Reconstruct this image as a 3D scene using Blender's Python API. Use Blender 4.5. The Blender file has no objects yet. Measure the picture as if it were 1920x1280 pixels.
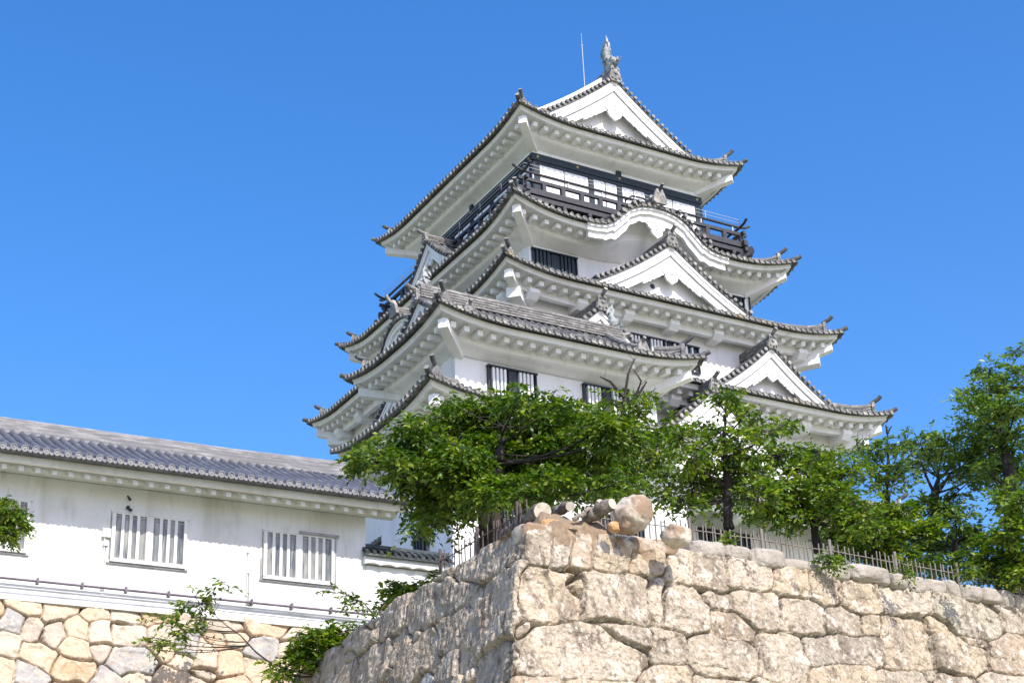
import bpy, math, random
import numpy as np
from mathutils import Vector, Matrix

# ------------------------------------------------------------------ camera, sky, sun, exposure
scene = bpy.context.scene
cam_data = bpy.data.cameras.new('camera')
cam = bpy.data.objects.new('camera', cam_data)
scene.collection.objects.link(cam)
scene.camera = cam
CAM_F = Vector((0.46375866, 0.77824467, 0.42339478))
CAM_R = Vector((0.86732704, -0.49630499, -0.03775134))
CAM_U = Vector((-0.18075317, -0.38472925, 0.90515838))
cam.matrix_world = Matrix(((CAM_R.x, CAM_U.x, -CAM_F.x, -51.2048),
                           (CAM_R.y, CAM_U.y, -CAM_F.y, -79.9726),
                           (CAM_R.z, CAM_U.z, -CAM_F.z, 1.6), (0, 0, 0, 1)))
cam_data.sensor_width = 36
cam_data.lens = 3141.48 / 1920 * 36
cam_data.clip_start = 0.5
cam_data.clip_end = 6000

SUN_AZ = math.radians(0.4)       # from straight in front of the keep towards its right-hand side
SUN_EL = math.radians(44.0)
to_sun = Vector((math.sin(SUN_AZ) * math.cos(SUN_EL), -math.cos(SUN_AZ) * math.cos(SUN_EL), math.sin(SUN_EL)))
world = bpy.data.worlds.new('World')
scene.world = world
world.use_nodes = True
wn = world.node_tree.nodes
wl = world.node_tree.links
bg = wn['Background']
sky = wn.new('ShaderNodeTexSky')
sky.sky_type = 'NISHITA'
sky.sun_disc = False
sky.sun_elevation = SUN_EL
sky.sun_rotation = math.atan2(to_sun.x, to_sun.y)
sky.altitude = 0
sky.air_density = 1.05
sky.dust_density = 1.5
sky.ozone_density = 3.0
hsv = wn.new('ShaderNodeHueSaturation')
hsv.inputs['Saturation'].default_value = 1.35
hsv.inputs['Value'].default_value = 1.16
wl.new(sky.outputs[0], hsv.inputs['Color'])
tint = wn.new('ShaderNodeMix')
tint.data_type = 'RGBA'
tint.blend_type = 'MULTIPLY'
tint.inputs['Factor'].default_value = 1
tint.inputs['B'].default_value = (1.05, 0.93, 1.03, 1)
wl.new(hsv.outputs[0], tint.inputs['A'])
wl.new(tint.outputs['Result'], bg.inputs[0])
bg.inputs[1].default_value = 0.15
sun_d = bpy.data.lights.new('sun', 'SUN')
sun_d.energy = 4.2
sun_d.angle = math.radians(0.5)
sun_d.color = (1.0, 0.95, 0.87)
sun = bpy.data.objects.new('sun', sun_d)
sun.rotation_euler = to_sun.to_track_quat('Z', 'Y').to_euler()
scene.collection.objects.link(sun)
scene.view_settings.view_transform = 'Standard'
scene.view_settings.look = 'None'
scene.view_settings.gamma = 1
scene.view_settings.exposure = 0.60
scene.render.engine = 'CYCLES'

rnd = random.Random(7)
nrs = np.random.RandomState(11)

# ------------------------------------------------------------------ materials
def mat(name, color, rough=0.8, noise=None, bump=None, spec=0.3, var_attr=None):
    """noise: list of (scale, detail, color2, lo, hi, stretch)"""
    m = bpy.data.materials.new(name)
    m.use_nodes = True
    nt = m.node_tree
    b = nt.nodes['Principled BSDF']
    b.inputs['Roughness'].default_value = rough
    b.inputs['Specular IOR Level'].default_value = spec
    tc = nt.nodes.new('ShaderNodeTexCoord')
    cur = None
    if var_attr:
        at = nt.nodes.new('ShaderNodeAttribute')
        at.attribute_name = var_attr
        cur = at.outputs['Color']
    else:
        rgb = nt.nodes.new('ShaderNodeRGB')
        rgb.outputs[0].default_value = (*color, 1)
        cur = rgb.outputs[0]
    for (sc, det, c2, lo, hi, st) in (noise or []):
        mp = nt.nodes.new('ShaderNodeMapping')
        mp.inputs['Scale'].default_value = st
        nt.links.new(tc.outputs['Object'], mp.inputs[0])
        n = nt.nodes.new('ShaderNodeTexNoise')
        n.inputs['Scale'].default_value = sc
        n.inputs['Detail'].default_value = det
        n.inputs['Roughness'].default_value = 0.62
        nt.links.new(mp.outputs[0], n.inputs['Vector'])
        r = nt.nodes.new('ShaderNodeMapRange')
        r.inputs['From Min'].default_value = lo
        r.inputs['From Max'].default_value = hi
        nt.links.new(n.outputs['Fac'], r.inputs['Value'])
        mx = nt.nodes.new('ShaderNodeMix')
        mx.data_type = 'RGBA'
        nt.links.new(r.outputs[0], mx.inputs['Factor'])
        nt.links.new(cur, mx.inputs['A'])
        mx.inputs['B'].default_value = (*c2, 1)
        cur = mx.outputs['Result']
    nt.links.new(cur, b.inputs['Base Color'])
    if bump:
        sc, det, stg, dist = bump
        n = nt.nodes.new('ShaderNodeTexNoise')
        n.inputs['Scale'].default_value = sc
        n.inputs['Detail'].default_value = det
        nt.links.new(tc.outputs['Object'], n.inputs['Vector'])
        bp = nt.nodes.new('ShaderNodeBump')
        bp.inputs['Strength'].default_value = stg
        bp.inputs['Distance'].default_value = dist
        nt.links.new(n.outputs['Fac'], bp.inputs['Height'])
        nt.links.new(bp.outputs[0], b.inputs['Normal'])
    return m

M = {}
ONE = (1, 1, 1)
M['plaster'] = mat('plaster', (0.80, 0.80, 0.785), 0.85,
                   [(1.3, 6, (0.60, 0.59, 0.55), 0.51, 0.78, (1, 1, 0.10)), (5.5, 6, (0.60, 0.585, 0.54), 0.62, 0.80, (1, 1, 0.16)), (0.5, 4, (0.74, 0.735, 0.71), 0.45, 0.8, ONE), (2.2, 5, (0.66, 0.65, 0.61), 0.58, 0.85, (1, 1, 0.25))],
                   (9, 4, 0.12, 0.02))
M['old_plaster'] = mat('old_plaster', (0.69, 0.70, 0.68), 0.85,
                       [(1.1, 7, (0.46, 0.45, 0.40), 0.52, 0.78, (1, 1, 0.12)), (7, 6, (0.44, 0.425, 0.37), 0.60, 0.78, (1, 1, 0.2)), (0.4, 4, (0.55, 0.545, 0.505), 0.45, 0.8, ONE), (1.8, 6, (0.46, 0.45, 0.395), 0.56, 0.85, (1, 1, 0.3))],
                       (7, 4, 0.15, 0.02))
M['tile'] = mat('roof_tile', (0.070, 0.072, 0.075), 0.7,
                [(1.6, 5, (0.25, 0.25, 0.24), 0.48, 0.75, ONE), (6, 4, (0.045, 0.042, 0.04), 0.50, 0.74, ONE)], (14, 3, 0.35, 0.03))
M['tile_end'] = mat('tile_end', (0.22, 0.22, 0.21), 0.75,
                    [(5, 4, (0.09, 0.085, 0.075), 0.42, 0.70, ONE), (2.0, 3, (0.40, 0.38, 0.34), 0.50, 0.68, ONE), (1.2, 2, (0.30, 0.24, 0.13), 0.62, 0.78, ONE)], (20, 3, 0.4, 0.03))
M['tile_ridge'] = mat('ridge_tile', (0.17, 0.165, 0.155), 0.75,
                      [(2.0, 6, (0.44, 0.425, 0.40), 0.48, 0.72, (1, 1, 4)), (5, 5, (0.07, 0.068, 0.062), 0.50, 0.68, (1, 1, 3))], (12, 3, 0.4, 0.03))
M['blue_tile'] = mat('blue_grey_tile', (0.080, 0.086, 0.104), 0.6,
                     [(1.2, 4, (0.15, 0.155, 0.172), 0.45, 0.7, ONE), (7, 3, (0.035, 0.039, 0.05), 0.48, 0.75, ONE)], (18, 3, 0.2, 0.02), 0.45)
M['blue_end'] = mat('blue_grey_tile_end', (0.21, 0.21, 0.215), 0.6, [(6, 3, (0.08, 0.08, 0.09), 0.45, 0.75, ONE)], (20, 3, 0.3, 0.02))
M['gal_ridge'] = mat('gallery_ridge_tile', (0.17, 0.17, 0.175), 0.75,
                     [(1.2, 5, (0.36, 0.355, 0.345), 0.45, 0.72, (1, 1, 6)), (5, 4, (0.15, 0.14, 0.14), 0.5, 0.75, (0.4, 0.4, 4))], (12, 3, 0.3, 0.02))
M['dark_tile'] = mat('dark_tile', (0.035, 0.045, 0.05), 0.6, [(4, 3, (0.10, 0.12, 0.11), 0.5, 0.75, ONE)], (14, 3, 0.3, 0.03))
M['black_wood'] = mat('black_wood', (0.022, 0.024, 0.030), 0.5, [(6, 3, (0.05, 0.052, 0.06), 0.5, 0.8, (1, 1, 0.3))], None, 0.45)
M['grey_wood'] = mat('dark_grey_wood', (0.032, 0.032, 0.037), 0.55, [(4, 3, (0.06, 0.06, 0.066), 0.45, 0.8, ONE)], None, 0.4)
M['green_wood'] = mat('dark_green_wood', (0.005, 0.017, 0.024), 0.5, [(6, 3, (0.014, 0.034, 0.042), 0.5, 0.8, (1, 1, 0.3))], None, 0.45)
M['brass'] = mat('brass', (0.35, 0.27, 0.10), 0.45, None, None, 0.5)
M['screen'] = mat('white_screen', (0.86, 0.87, 0.88), 0.35, [(0.9, 3, (0.66, 0.72, 0.80), 0.5, 0.75, (1, 1, 3))], None, 0.6)
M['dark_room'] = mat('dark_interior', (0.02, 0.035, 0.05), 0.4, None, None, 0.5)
M['steel'] = mat('steel', (0.45, 0.46, 0.47), 0.35, None, None, 0.6)
M['brown_pipe'] = mat('dark_pipe', (0.11, 0.085, 0.11), 0.5, [(3, 3, (0.19, 0.165, 0.19), 0.45, 0.8, ONE)], None, 0.4)
M['box_paint'] = mat('cream_paint', (0.66, 0.65, 0.60), 0.5, None, None, 0.4)
M['old_frame'] = mat('weathered_frame', (0.32, 0.31, 0.31), 0.7, [(4, 3, (0.16, 0.15, 0.15), 0.45, 0.8, ONE)])
M['curtain'] = mat('curtain_behind_glass', (0.24, 0.24, 0.21), 0.25,
                   [(1.3, 4, (0.07, 0.085, 0.09), 0.42, 0.62, (3, 3, 0.5)), (2.5, 2, (0.42, 0.41, 0.36), 0.58, 0.75, (4, 4, 0.3))], None, 0.6)
M['shachi'] = mat('ornament_tile', (0.34, 0.35, 0.34), 0.6, [(2.2, 6, (0.05, 0.09, 0.10), 0.47, 0.62, ONE)], (9, 3, 0.5, 0.05))
M['stone'] = mat('wall_stone', (0.4, 0.36, 0.3), 0.92,
                 [(0.5, 7, (0.47, 0.39, 0.285), 0.46, 0.70, ONE), (0.9, 9, (0.20, 0.165, 0.125), 0.51, 0.66, (1, 1, 0.4)),
                  (2.6, 10, (0.55, 0.49, 0.40), 0.54, 0.64, (1, 1, .8)), (3.3, 10, (0.17, 0.135, 0.10), 0.54, 0.64, (1, 1, .6)), (10, 9, (0.56, 0.50, 0.42), 0.54, 0.68, (1, .7, .8)), (13, 9, (0.16, 0.125, 0.09), 0.55, 0.70, (1, 1, .7))],
                 (6, 14, 1.0, 0.17), 0.12, 'stone_tint')
M['stone2'] = mat('base_stone', (0.45, 0.4, 0.33), 0.9,
                  [(2.5, 7, (0.58, 0.48, 0.36), 0.5, 0.75, ONE), (4, 8, (0.30, 0.235, 0.17), 0.54, 0.72, ONE), (11, 7, (0.62, 0.55, 0.45), 0.56, 0.68, ONE)],
                  (9, 8, 0.6, 0.05), 0.15, 'stone_tint')
M['boulder'] = mat('boulder_stone', (0.27, 0.19, 0.125), 0.85,
                   [(1.3, 5, (0.52, 0.46, 0.38), 0.48, 0.60, ONE), (5, 6, (0.20, 0.14, 0.09), 0.55, 0.75, ONE)], (9, 7, 0.5, 0.05))
M['rust_stone'] = mat('rust_coloured_stone', (0.42, 0.24, 0.11), 0.85, [(6, 6, (0.55, 0.40, 0.25), 0.48, 0.68, ONE)], (9, 7, 0.6, 0.05))
M['earth'] = mat('earth', (0.22, 0.16, 0.105), 0.95, [(2, 6, (0.36, 0.28, 0.19), 0.45, 0.7, ONE), (9, 5, (0.10, 0.08, 0.05), 0.5, 0.75, ONE)], (8, 8, 0.9, 0.08))
M['ground'] = mat('bounce_ground', (0.32, 0.33, 0.215), 0.95, [(0.05, 6, (0.16, 0.18, 0.08), 0.55, 0.65, ONE), (4, 5, (0.38, 0.33, 0.26), 0.5, 0.8, ONE)], (6, 6, 0.6, 0.08))  # ground tone chosen for the fill light it bounces up under the eaves
M['bark'] = mat('bark', (0.035, 0.029, 0.025), 0.9, [(3, 6, (0.08, 0.068, 0.056), 0.5, 0.75, (1, 1, 0.35))], (9, 6, 0.9, 0.05))
M['log'] = mat('log_bark', (0.14, 0.115, 0.095), 0.9, [(4, 6, (0.30, 0.27, 0.23), 0.46, 0.66, ONE)], (11, 6, 0.8, 0.05))
M['cut_wood'] = mat('cut_wood', (0.50, 0.45, 0.36), 0.85, [(7, 4, (0.33, 0.28, 0.21), 0.48, 0.72, ONE)])
M['bamboo'] = mat('weathered_bamboo', (0.19, 0.17, 0.145), 0.7, [(3, 4, (0.10, 0.085, 0.07), 0.48, 0.75, (1, 1, 0.3))])
M['dark_bamboo'] = mat('dark_stake', (0.09, 0.07, 0.065), 0.8, [(4, 3, (0.17, 0.14, 0.12), 0.48, 0.75, ONE)])

def leaf_mat(name, c1, c2, c3):
    m = bpy.data.materials.new(name)
    m.use_nodes = True
    nt = m.node_tree
    b = nt.nodes['Principled BSDF']
    b.inputs['Roughness'].default_value = 0.42
    b.inputs['Specular IOR Level'].default_value = 0.5
    at = nt.nodes.new('ShaderNodeAttribute')
    at.attribute_name = 'leaf_tint'
    cr = nt.nodes.new('ShaderNodeValToRGB')
    cr.color_ramp.elements[0].color = (*c1, 1)
    cr.color_ramp.elements[1].color = (*c3, 1)
    e = cr.color_ramp.elements.new(0.5)
    e.color = (*c2, 1)
    nt.links.new(at.outputs['Fac'], cr.inputs[0])
    nt.links.new(cr.outputs[0], b.inputs['Base Color'])
    tr = nt.nodes.new('ShaderNodeBsdfTranslucent')
    g = nt.nodes.new('ShaderNodeMix')
    g.data_type = 'RGBA'
    g.blend_type = 'MULTIPLY'
    g.inputs['Factor'].default_value = 1
    nt.links.new(cr.outputs[0], g.inputs['A'])
    g.inputs['B'].default_value = (1.6, 1.9, 0.5, 1)
    nt.links.new(g.outputs['Result'], tr.inputs[0])
    mx = nt.nodes.new('ShaderNodeMixShader')
    mx.inputs[0].default_value = 0.30
    nt.links.new(b.outputs[0], mx.inputs[1])
    nt.links.new(tr.outputs[0], mx.inputs[2])
    nt.links.new(mx.outputs[0], nt.nodes['Material Output'].inputs[0])
    return m
M['leaf'] = leaf_mat('leaf_green', (0.020, 0.060, 0.006), (0.100, 0.175, 0.010), (0.34, 0.38, 0.025))
M['leaf_dark'] = leaf_mat('leaf_deep_green', (0.014, 0.046, 0.006), (0.072, 0.135, 0.010), (0.24, 0.29, 0.022))
M['leaf_cool'] = leaf_mat('leaf_cool_green', (0.026, 0.070, 0.018), (0.100, 0.175, 0.030), (0.28, 0.33, 0.055))

# ------------------------------------------------------------------ object helpers
BASE = {}
def link(o):
    scene.collection.objects.link(o)
    return o

def thing(name, label, category, loc=(0, 0, 0), group=None):
    o = link(bpy.data.objects.new(name, None))
    o.empty_display_size = 0.5
    o.location = loc
    BASE[o.name] = np.array(loc, float)
    o['label'] = label
    o['category'] = category
    if group:
        o['group'] = group
    return o

def tag(o, label=None, category=None, group=None, kind=None):
    if label: o['label'] = label
    if category: o['category'] = category
    if group: o['group'] = group
    if kind: o['kind'] = kind
    return o

class MB:
    def __init__(s):
        s.V = []; s.F = []; s.M = []; s.S = []; s.n = 0
    def add(s, V, F, m=0, smooth=False):
        V = np.asarray(V, float).reshape(-1, 3)
        s.V.append(V)
        n = s.n
        s.F.extend([tuple(int(i) + n for i in f) for f in F])
        s.M.extend([m] * len(F)); s.S.extend([smooth] * len(F))
        s.n += len(V)
    def grid(s, P, m=0, smooth=True, closed=False):
        P = np.asarray(P, float); a, b = P.shape[:2]
        F = []
        for i in range(a - 1):
            for j in range(b - 1 + (1 if closed else 0)):
                j2 = (j + 1) % b
                F.append((i * b + j, i * b + j2, (i + 1) * b + j2, (i + 1) * b + j))
        s.add(P.reshape(-1, 3), F, m, smooth)
    def box(s, c, hx, hy, hz, ax=(1, 0, 0), ay=(0, 1, 0), az=(0, 0, 1), m=0):
        c = np.array(c, float); ax = np.array(ax, float) * hx; ay = np.array(ay, float) * hy; az = np.array(az, float) * hz
        V = [c + i * ax + j * ay + k * az for k in (-1, 1) for j in (-1, 1) for i in (-1, 1)]
        s.add(V, [(0, 1, 3, 2), (4, 6, 7, 5), (0, 4, 5, 1), (2, 3, 7, 6), (0, 2, 6, 4), (1, 5, 7, 3)], m)
    def bb(s, x0, x1, y0, y1, z0, z1, m=0):
        s.box(((x0 + x1) / 2, (y0 + y1) / 2, (z0 + z1) / 2), abs(x1 - x0) / 2, abs(y1 - y0) / 2, abs(z1 - z0) / 2, m=m)
    def prism(s, poly, O, ex, ez, ed, th, m=0, smooth=False):
        """outline poly [(x,z)] in plane O+ex*x+ez*z, extruded from -th/2..th/2 along ed"""
        O = np.array(O, float); ex = np.array(ex, float); ez = np.array(ez, float); ed = np.array(ed, float)
        n = len(poly)
        V = [O + ex * x + ez * z - ed * th / 2 for x, z in poly] + [O + ex * x + ez * z + ed * th / 2 for x, z in poly]
        F = [tuple(range(n)), tuple(range(2 * n - 1, n - 1, -1))] + [(i, (i + 1) % n, n + (i + 1) % n, n + i) for i in range(n)]
        s.add(V, F, m, smooth)
    def tube(s, path, rad, k=8, m=0, caps=True, mcap=None, sx=1.0, smooth=True):
        path = [np.array(p, float) for p in path]
        if not hasattr(rad, '__len__'): rad = [rad] * len(path)
        rings = []
        up0 = np.array([0, 0, 1.0])
        for i, p in enumerate(path):
            t = path[min(i + 1, len(path) - 1)] - path[max(i - 1, 0)]
            t = t / (np.linalg.norm(t) + 1e-9)
            a = np.cross(t, up0)
            if np.linalg.norm(a) < 0.15: a = np.cross(t, np.array([1.0, 0, 0]))
            a /= np.linalg.norm(a)
            b = np.cross(a, t)
            rings.append([p + rad[i] * (math.cos(2 * math.pi * j / k) * a * sx + math.sin(2 * math.pi * j / k) * b) for j in range(k)])
        s.grid(np.array(rings), m, smooth, closed=True)
        if caps:
            mc = m if mcap is None else mcap
            s.add(rings[0], [tuple(range(k))], mc)
            s.add(rings[-1], [tuple(range(k - 1, -1, -1))], mc)
    def sweep(s, prof, path, m=0, caps=True, smooth=False, side=None):
        """closed profile [(x,z)] carried along path; x sideways (horizontal), z up"""
        path = [np.array(p, float) for p in path]
        rings = []
        for i, p in enumerate(path):
            t = path[min(i + 1, len(path) - 1)] - path[max(i - 1, 0)]
            t2 = np.array([t[0], t[1], 0]); t2 /= (np.linalg.norm(t2) + 1e-9)
            a = np.array([t2[1], -t2[0], 0]) if side is None else np.array(side, float)
            rings.append([p + a * x + np.array([0, 0, z]) for x, z in prof])
        s.grid(np.array(rings), m, smooth, closed=True)
        if caps:
            n = len(prof)
            s.add(rings[0], [tuple(range(n))], m); s.add(rings[-1], [tuple(range(n - 1, -1, -1))], m)
    def build(s, name, mats, parent=None):
        V = np.concatenate(s.V) if s.V else np.zeros((0, 3))
        base = np.zeros(3)
        if parent is not None: base = BASE[parent.name]
        me = bpy.data.meshes.new(name)
        me.from_pydata((V - base).tolist(), [], s.F)
        me.polygons.foreach_set('material_index', s.M)
        me.polygons.foreach_set('use_smooth', s.S)
        for mm in (mats if isinstance(mats, (list, tuple)) else [mats]):
            me.materials.append(M[mm])
        me.update()
        o = link(bpy.data.objects.new(name, me))
        if parent is not None: o.parent = parent
        BASE[o.name] = base
        return o

def layers(w, h, n, inset=0.035, cap=0.13):
    """profile of a ridge of stacked tiles with a round cap"""
    R = []
    z = 0
    dz = h / n
    for i in range(n):
        wi = w * (1 - 0.10 * i / n)
        R += [(wi / 2, z + dz * 0.1), (wi / 2, z + dz * 0.62), (wi / 2 - inset, z + dz * 0.66), (wi / 2 - inset, z + dz * 1.05)]
        z += dz
    for k in range(7):
        a = math.pi * k / 6
        R.append((cap * math.cos(a), h + cap * math.sin(a)))
    L = [(-x, zz) for x, zz in R[:4 * n][::-1]]
    return R + L

# ------------------------------------------------------------------ roof maths
def skirt_side(side, cx, cy, A, B):
    if side == 'F': return np.array([cx, cy - B]), np.array([1., 0]), np.array([0, 1.]), A
    if side == 'B': return np.array([cx, cy + B]), np.array([-1., 0]), np.array([0, -1.]), A
    if side == 'L': return np.array([cx - A, cy]), np.array([0, -1.]), np.array([1., 0]), B
    if side == 'R': return np.array([cx + A, cy]), np.array([0, 1.]), np.array([-1., 0]), B

class Roof:
    """hipped skirt roof with up-curved corners; r is the distance in from the eave"""
    def __init__(s, cx, cy, A, B, ze, depth, deep='LR', al=0.388, be=0.0368, U=0.62, G=4.5, rg=None, bumps=None, ov=2.1, keta='plain', sides='FLRB', rafter_sides='FL', uplen=3.4):
        s.cx, s.cy, s.A, s.B, s.ze, s.depth, s.al, s.be, s.U, s.G = cx, cy, A, B, ze, depth, al, be, U, G
        s.rg = depth if rg is None else rg
        s.bumps = bumps or {}
        s.deep = deep
        s.ov, s.keta, s.sides, s.uplen, s.rs = ov, keta, sides, uplen, rafter_sides
    def g(s, d):
        return s.U * max(0.0, 1 - max(0, d) / s.G) ** 2.2
    def up(s, side, q, half, r=0.0):
        z = s.g(half - abs(q)) * max(0, 1 - max(r, 0) / s.uplen) ** 1.3
        if side in s.bumps:
            z += s.bumps[side](q) * max(0, 1 - max(r, 0) / 4.2) ** 0.7
        return z
    def z(s, side, q, half, r):
        return s.ze + s.al * r + s.be * r * r + s.up(side, q, half, r)
    def P(s, side, q, r, dz=0.0):
        O, e, n, half = skirt_side(side, s.cx, s.cy, s.A, s.B)
        xy = O + e * q + n * r
        return np.array([xy[0], xy[1], s.z(side, q, half, r) + dz])
    def build_tiles(s, parent, pitch=0.415, rad=0.115, mats=('tile', 'tile_end'), rib_sides='FLR'):
        mb = MB()
        for side in s.sides:
            O, e, n, half = skirt_side(side, s.cx, s.cy, s.A, s.B)
            dep = s.depth if (side in s.deep or s.rg >= s.depth) else s.rg
            nr, nq = 9, max(24, int(half * 5))
            rows = []
            for r in np.linspace(-0.06, dep, nr):
                hh = half - min(max(r, 0), s.rg)
                rows.append([s.P(side, q, r) for q in np.linspace(-hh, hh, nq)])
            mb.grid(rows, 0)
            # lower face of the eave tiles, a thin dark lip
            lip = [[s.P(side, q, -0.06, dz) for q in np.linspace(-half, half, nq)] for dz in (0, -0.13)]
            lip.append([s.P(side, q * (half - .34) / half, 0.34, -0.15) for q in np.linspace(-half, half, nq)])
            mb.grid(lip, 0, False)
            if side not in rib_sides: continue
            K = int(half / pitch)
            for k in range(-K, K + 1):
                q = k * pitch
                if abs(q) > half - 0.12: continue
                rend = min(dep, half - abs(q)) if abs(q) > half - s.rg else dep
                rend -= 0.02
                if rend < 0.15: rend = 0.15
                m = max(3, int(rend / 0.6) + 2)
                rr = np.linspace(-0.12, rend, m)
                e3 = np.array([e[0], e[1], 0])
                ring = []
                for r in rr:
                    c = s.P(side, q, r)
                    # sideways lean follows the eave curve
                    dq = 0.05
                    te = s.P(side, q + dq, r) - s.P(side, q - dq, r); te /= np.linalg.norm(te)
                    tn = s.P(side, q, r + 0.05) - s.P(side, q, r - 0.05); tn /= np.linalg.norm(tn)
                    u = np.cross(te, tn); u *= np.sign(u[2])
                    ring.append([c + rad * (math.cos(a) * te + math.sin(a) * u * 1.15) for a in np.linspace(0, math.pi, 6)])
                mb.grid(ring, 0, True)
                # round end tile
                c = s.P(side, q, -0.12); ctr = c + u * rad * 0.15
                te = s.P(side, q + .05, 0) - s.P(side, q - .05, 0); te /= np.linalg.norm(te)
                no = -np.array([n[0], n[1], 0.0]); uu = np.cross(te, no); uu *= np.sign(uu[2])
                R1 = rad * 1.12
                circ = [(math.cos(2 * math.pi * j / 10), math.sin(2 * math.pi * j / 10)) for j in range(10)]
                rings = [[ctr + no * off + R1 * f * (a * te + b * uu) for a, b in circ] for off, f in ((-0.1, 1), (0.05, 1), (0.05, 0.72), (0.02, 0.66))]
                mb.grid(rings, 1, False, closed=True)
                mb.add(rings[-1], [tuple(range(10))], 1)
                # hanging crescent between the round tiles
                q2 = q + pitch / 2
                if abs(q2) < half - 0.2:
                    c2 = s.P(side, q2, -0.09, -0.02)
                    te = s.P(side, q2 + .05, 0) - s.P(side, q2 - .05, 0); te /= np.linalg.norm(te)
                    V = [c2 - te * .10, c2 - te * .06 - uu * .06, c2 - uu * .085, c2 + te * .06 - uu * .06, c2 + te * .10, c2 + uu * 0.01]
                    mb.add(V, [(0, 1, 2, 3, 4, 5)], 1)
        return mb.build('tiles', mats, parent)
    def swp(s, mb, side, prof, m=0, smooth=False, upf=None, closed=False):
        O, e, n, half = skirt_side(side, s.cx, s.cy, s.A, s.B)
        nt = max(40, int(half * 9))
        rows = []
        ts = np.linspace(-1, 1, nt)
        sl = []
        for t in ts:
            q = t * half
            d = (s.up(side, q + .05, half) - s.up(side, q - .05, half)) / .1
            sl.append(math.sqrt(1 + min(d * d, 2.0)))
        for r, z in prof:
            row = []
            for t, kf in zip(ts, sl):
                xy = O + e * (t * (half - r)) + n * r
                f = 1.0 if r < 0.5 else max(0, 1 - (r - .5) / (s.ov - .3))
                row.append((xy[0], xy[1], s.ze + z * (kf if r < .5 else 1) + s.up(side, t * half, half) * f))
            rows.append(row)
        if closed: rows.append(rows[0])
        mb.grid(rows, m, smooth)
    def build_under(s, parent, fh=0.40, rp=0.74, rafter_parts=True, rest=None, skip=None, mt='plaster'):
        """fascia board, soffit, rafters and hip beams"""
        mb = MB()
        for side in s.sides:
            s.swp(mb, side, [(0.26, -.10), (0.28, -fh), (0.46, -fh), (0.46, -.10)], closed=True)
            s.swp(mb, side, [(0.22, -.125), (0.22, -.19), (0.28, -.19)])
        mb.build('fascia', mt, parent)
        mb = MB()
        for side in s.sides:
            if s.keta == 'plain':
                pr = [(0.42, -.34), (0.7, -.36), (1.34, -.42), (1.34, -.80), (1.45, -.86), (1.75, -.95), (s.ov, -1.10)]
            else:
                pr = [(0.42, -.34), (0.7, -.36), (1.28, -.42), (1.28, -.95), (1.58, -.95), (1.58, -.55), (s.ov, -.62)]
            s.swp(mb, side, pr)
            if s.keta != 'plain':
                O, e, n, half = skirt_side(side, s.cx, s.cy, s.A, s.B)
                wh = half - s.ov
                K = max(1, int(round(wh / 1.55)))
                for k in range(-K, K + 1):
                    q = k * (wh - .3) / K
                    if abs(k) % 2 != K % 2 and K > 2: continue
                    c = O + e * q; pts = [(0.95, -.62), (0.95, -.86), (1.25, -1.16), (s.ov + .02, -1.16), (s.ov + .02, -.56)]
                    mb.prism([(a, b) for a, b in pts], (c[0], c[1], s.ze), (n[0], n[1], 0), (0, 0, 1), (e[0], e[1], 0), 0.62)
        mb.build('soffit', mt, parent)
        # rafters
        rm = None
        for side in s.rs:
            O, e, n, half = skirt_side(side, s.cx, s.cy, s.A, s.B)
            me_ = MB()
            me_.prism([(0.60, -.38), (0.64, -.64), (1.40, -.58), (1.40, -.36)], (0, 0, 0), (n[0], n[1], 0), (0, 0, 1), (e[0], e[1], 0), 0.27)
            K = int((half - 0.9) / rp)
            for k in range(-K, K + 1):
                q = k * rp + (0.0)
                if side in s.bumps and s.bumps[side](q) > 0.25: continue
                if skip and skip(side, q): continue
                c = O + e * q
                if side == 'F' and rafter_parts:
                    if rm is None:
                        o = me_.build('rafter', mt, parent); rm = o.data
                    else:
                        o = link(bpy.data.objects.new('rafter', rm)); o.parent = parent
                    o.location = (c[0], c[1], s.ze + s.up(side, q, half) * .8)
                elif rest is not None:
                    V = np.concatenate(me_.V) + np.array([c[0], c[1], s.ze + s.up(side, q, half) * .8])
                    rest.add(V, me_.F, 0)
        # hip beams
        for (sx, sy) in ((-1, -1), (1, -1), (-1, 1), (1, 1)):
            if not (('F' in s.sides and sy < 0) or ('B' in s.sides and sy > 0)): continue
            if ('L' not in s.sides and sx < 0) or ('R' not in s.sides and sx > 0): continue
            b = MB()
            dx, dy = -sx / math.sqrt(2), -sy / math.sqrt(2)
            cx, cy = s.cx + sx * s.A, s.cy + sy * s.B
            z0 = s.ze + s.U
            path = []
            for r in (0.52, 0.9, 1.4, s.ov + .1):
                path.append((cx - sx * r, cy - sy * r, s.ze + s.U * max(0, 1 - (r - .3) / s.ov) * 1.0 - .80 - 0.12 * r))
            b.sweep([(-.24, -.22), (-.24, .2), (0, .26), (.24, .2), (.24, -.22)], path)
            if s.keta != 'plain':
                path2 = [(cx - sx * r, cy - sy * r, s.ze - .95 - .12 * r) for r in (1.1, s.ov + .1)]
                b.sweep([(-.38, -.25), (-.38, .35), (.38, .35), (.38, -.25)], path2)
            b.build('hip_beam', mt, parent)
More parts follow.
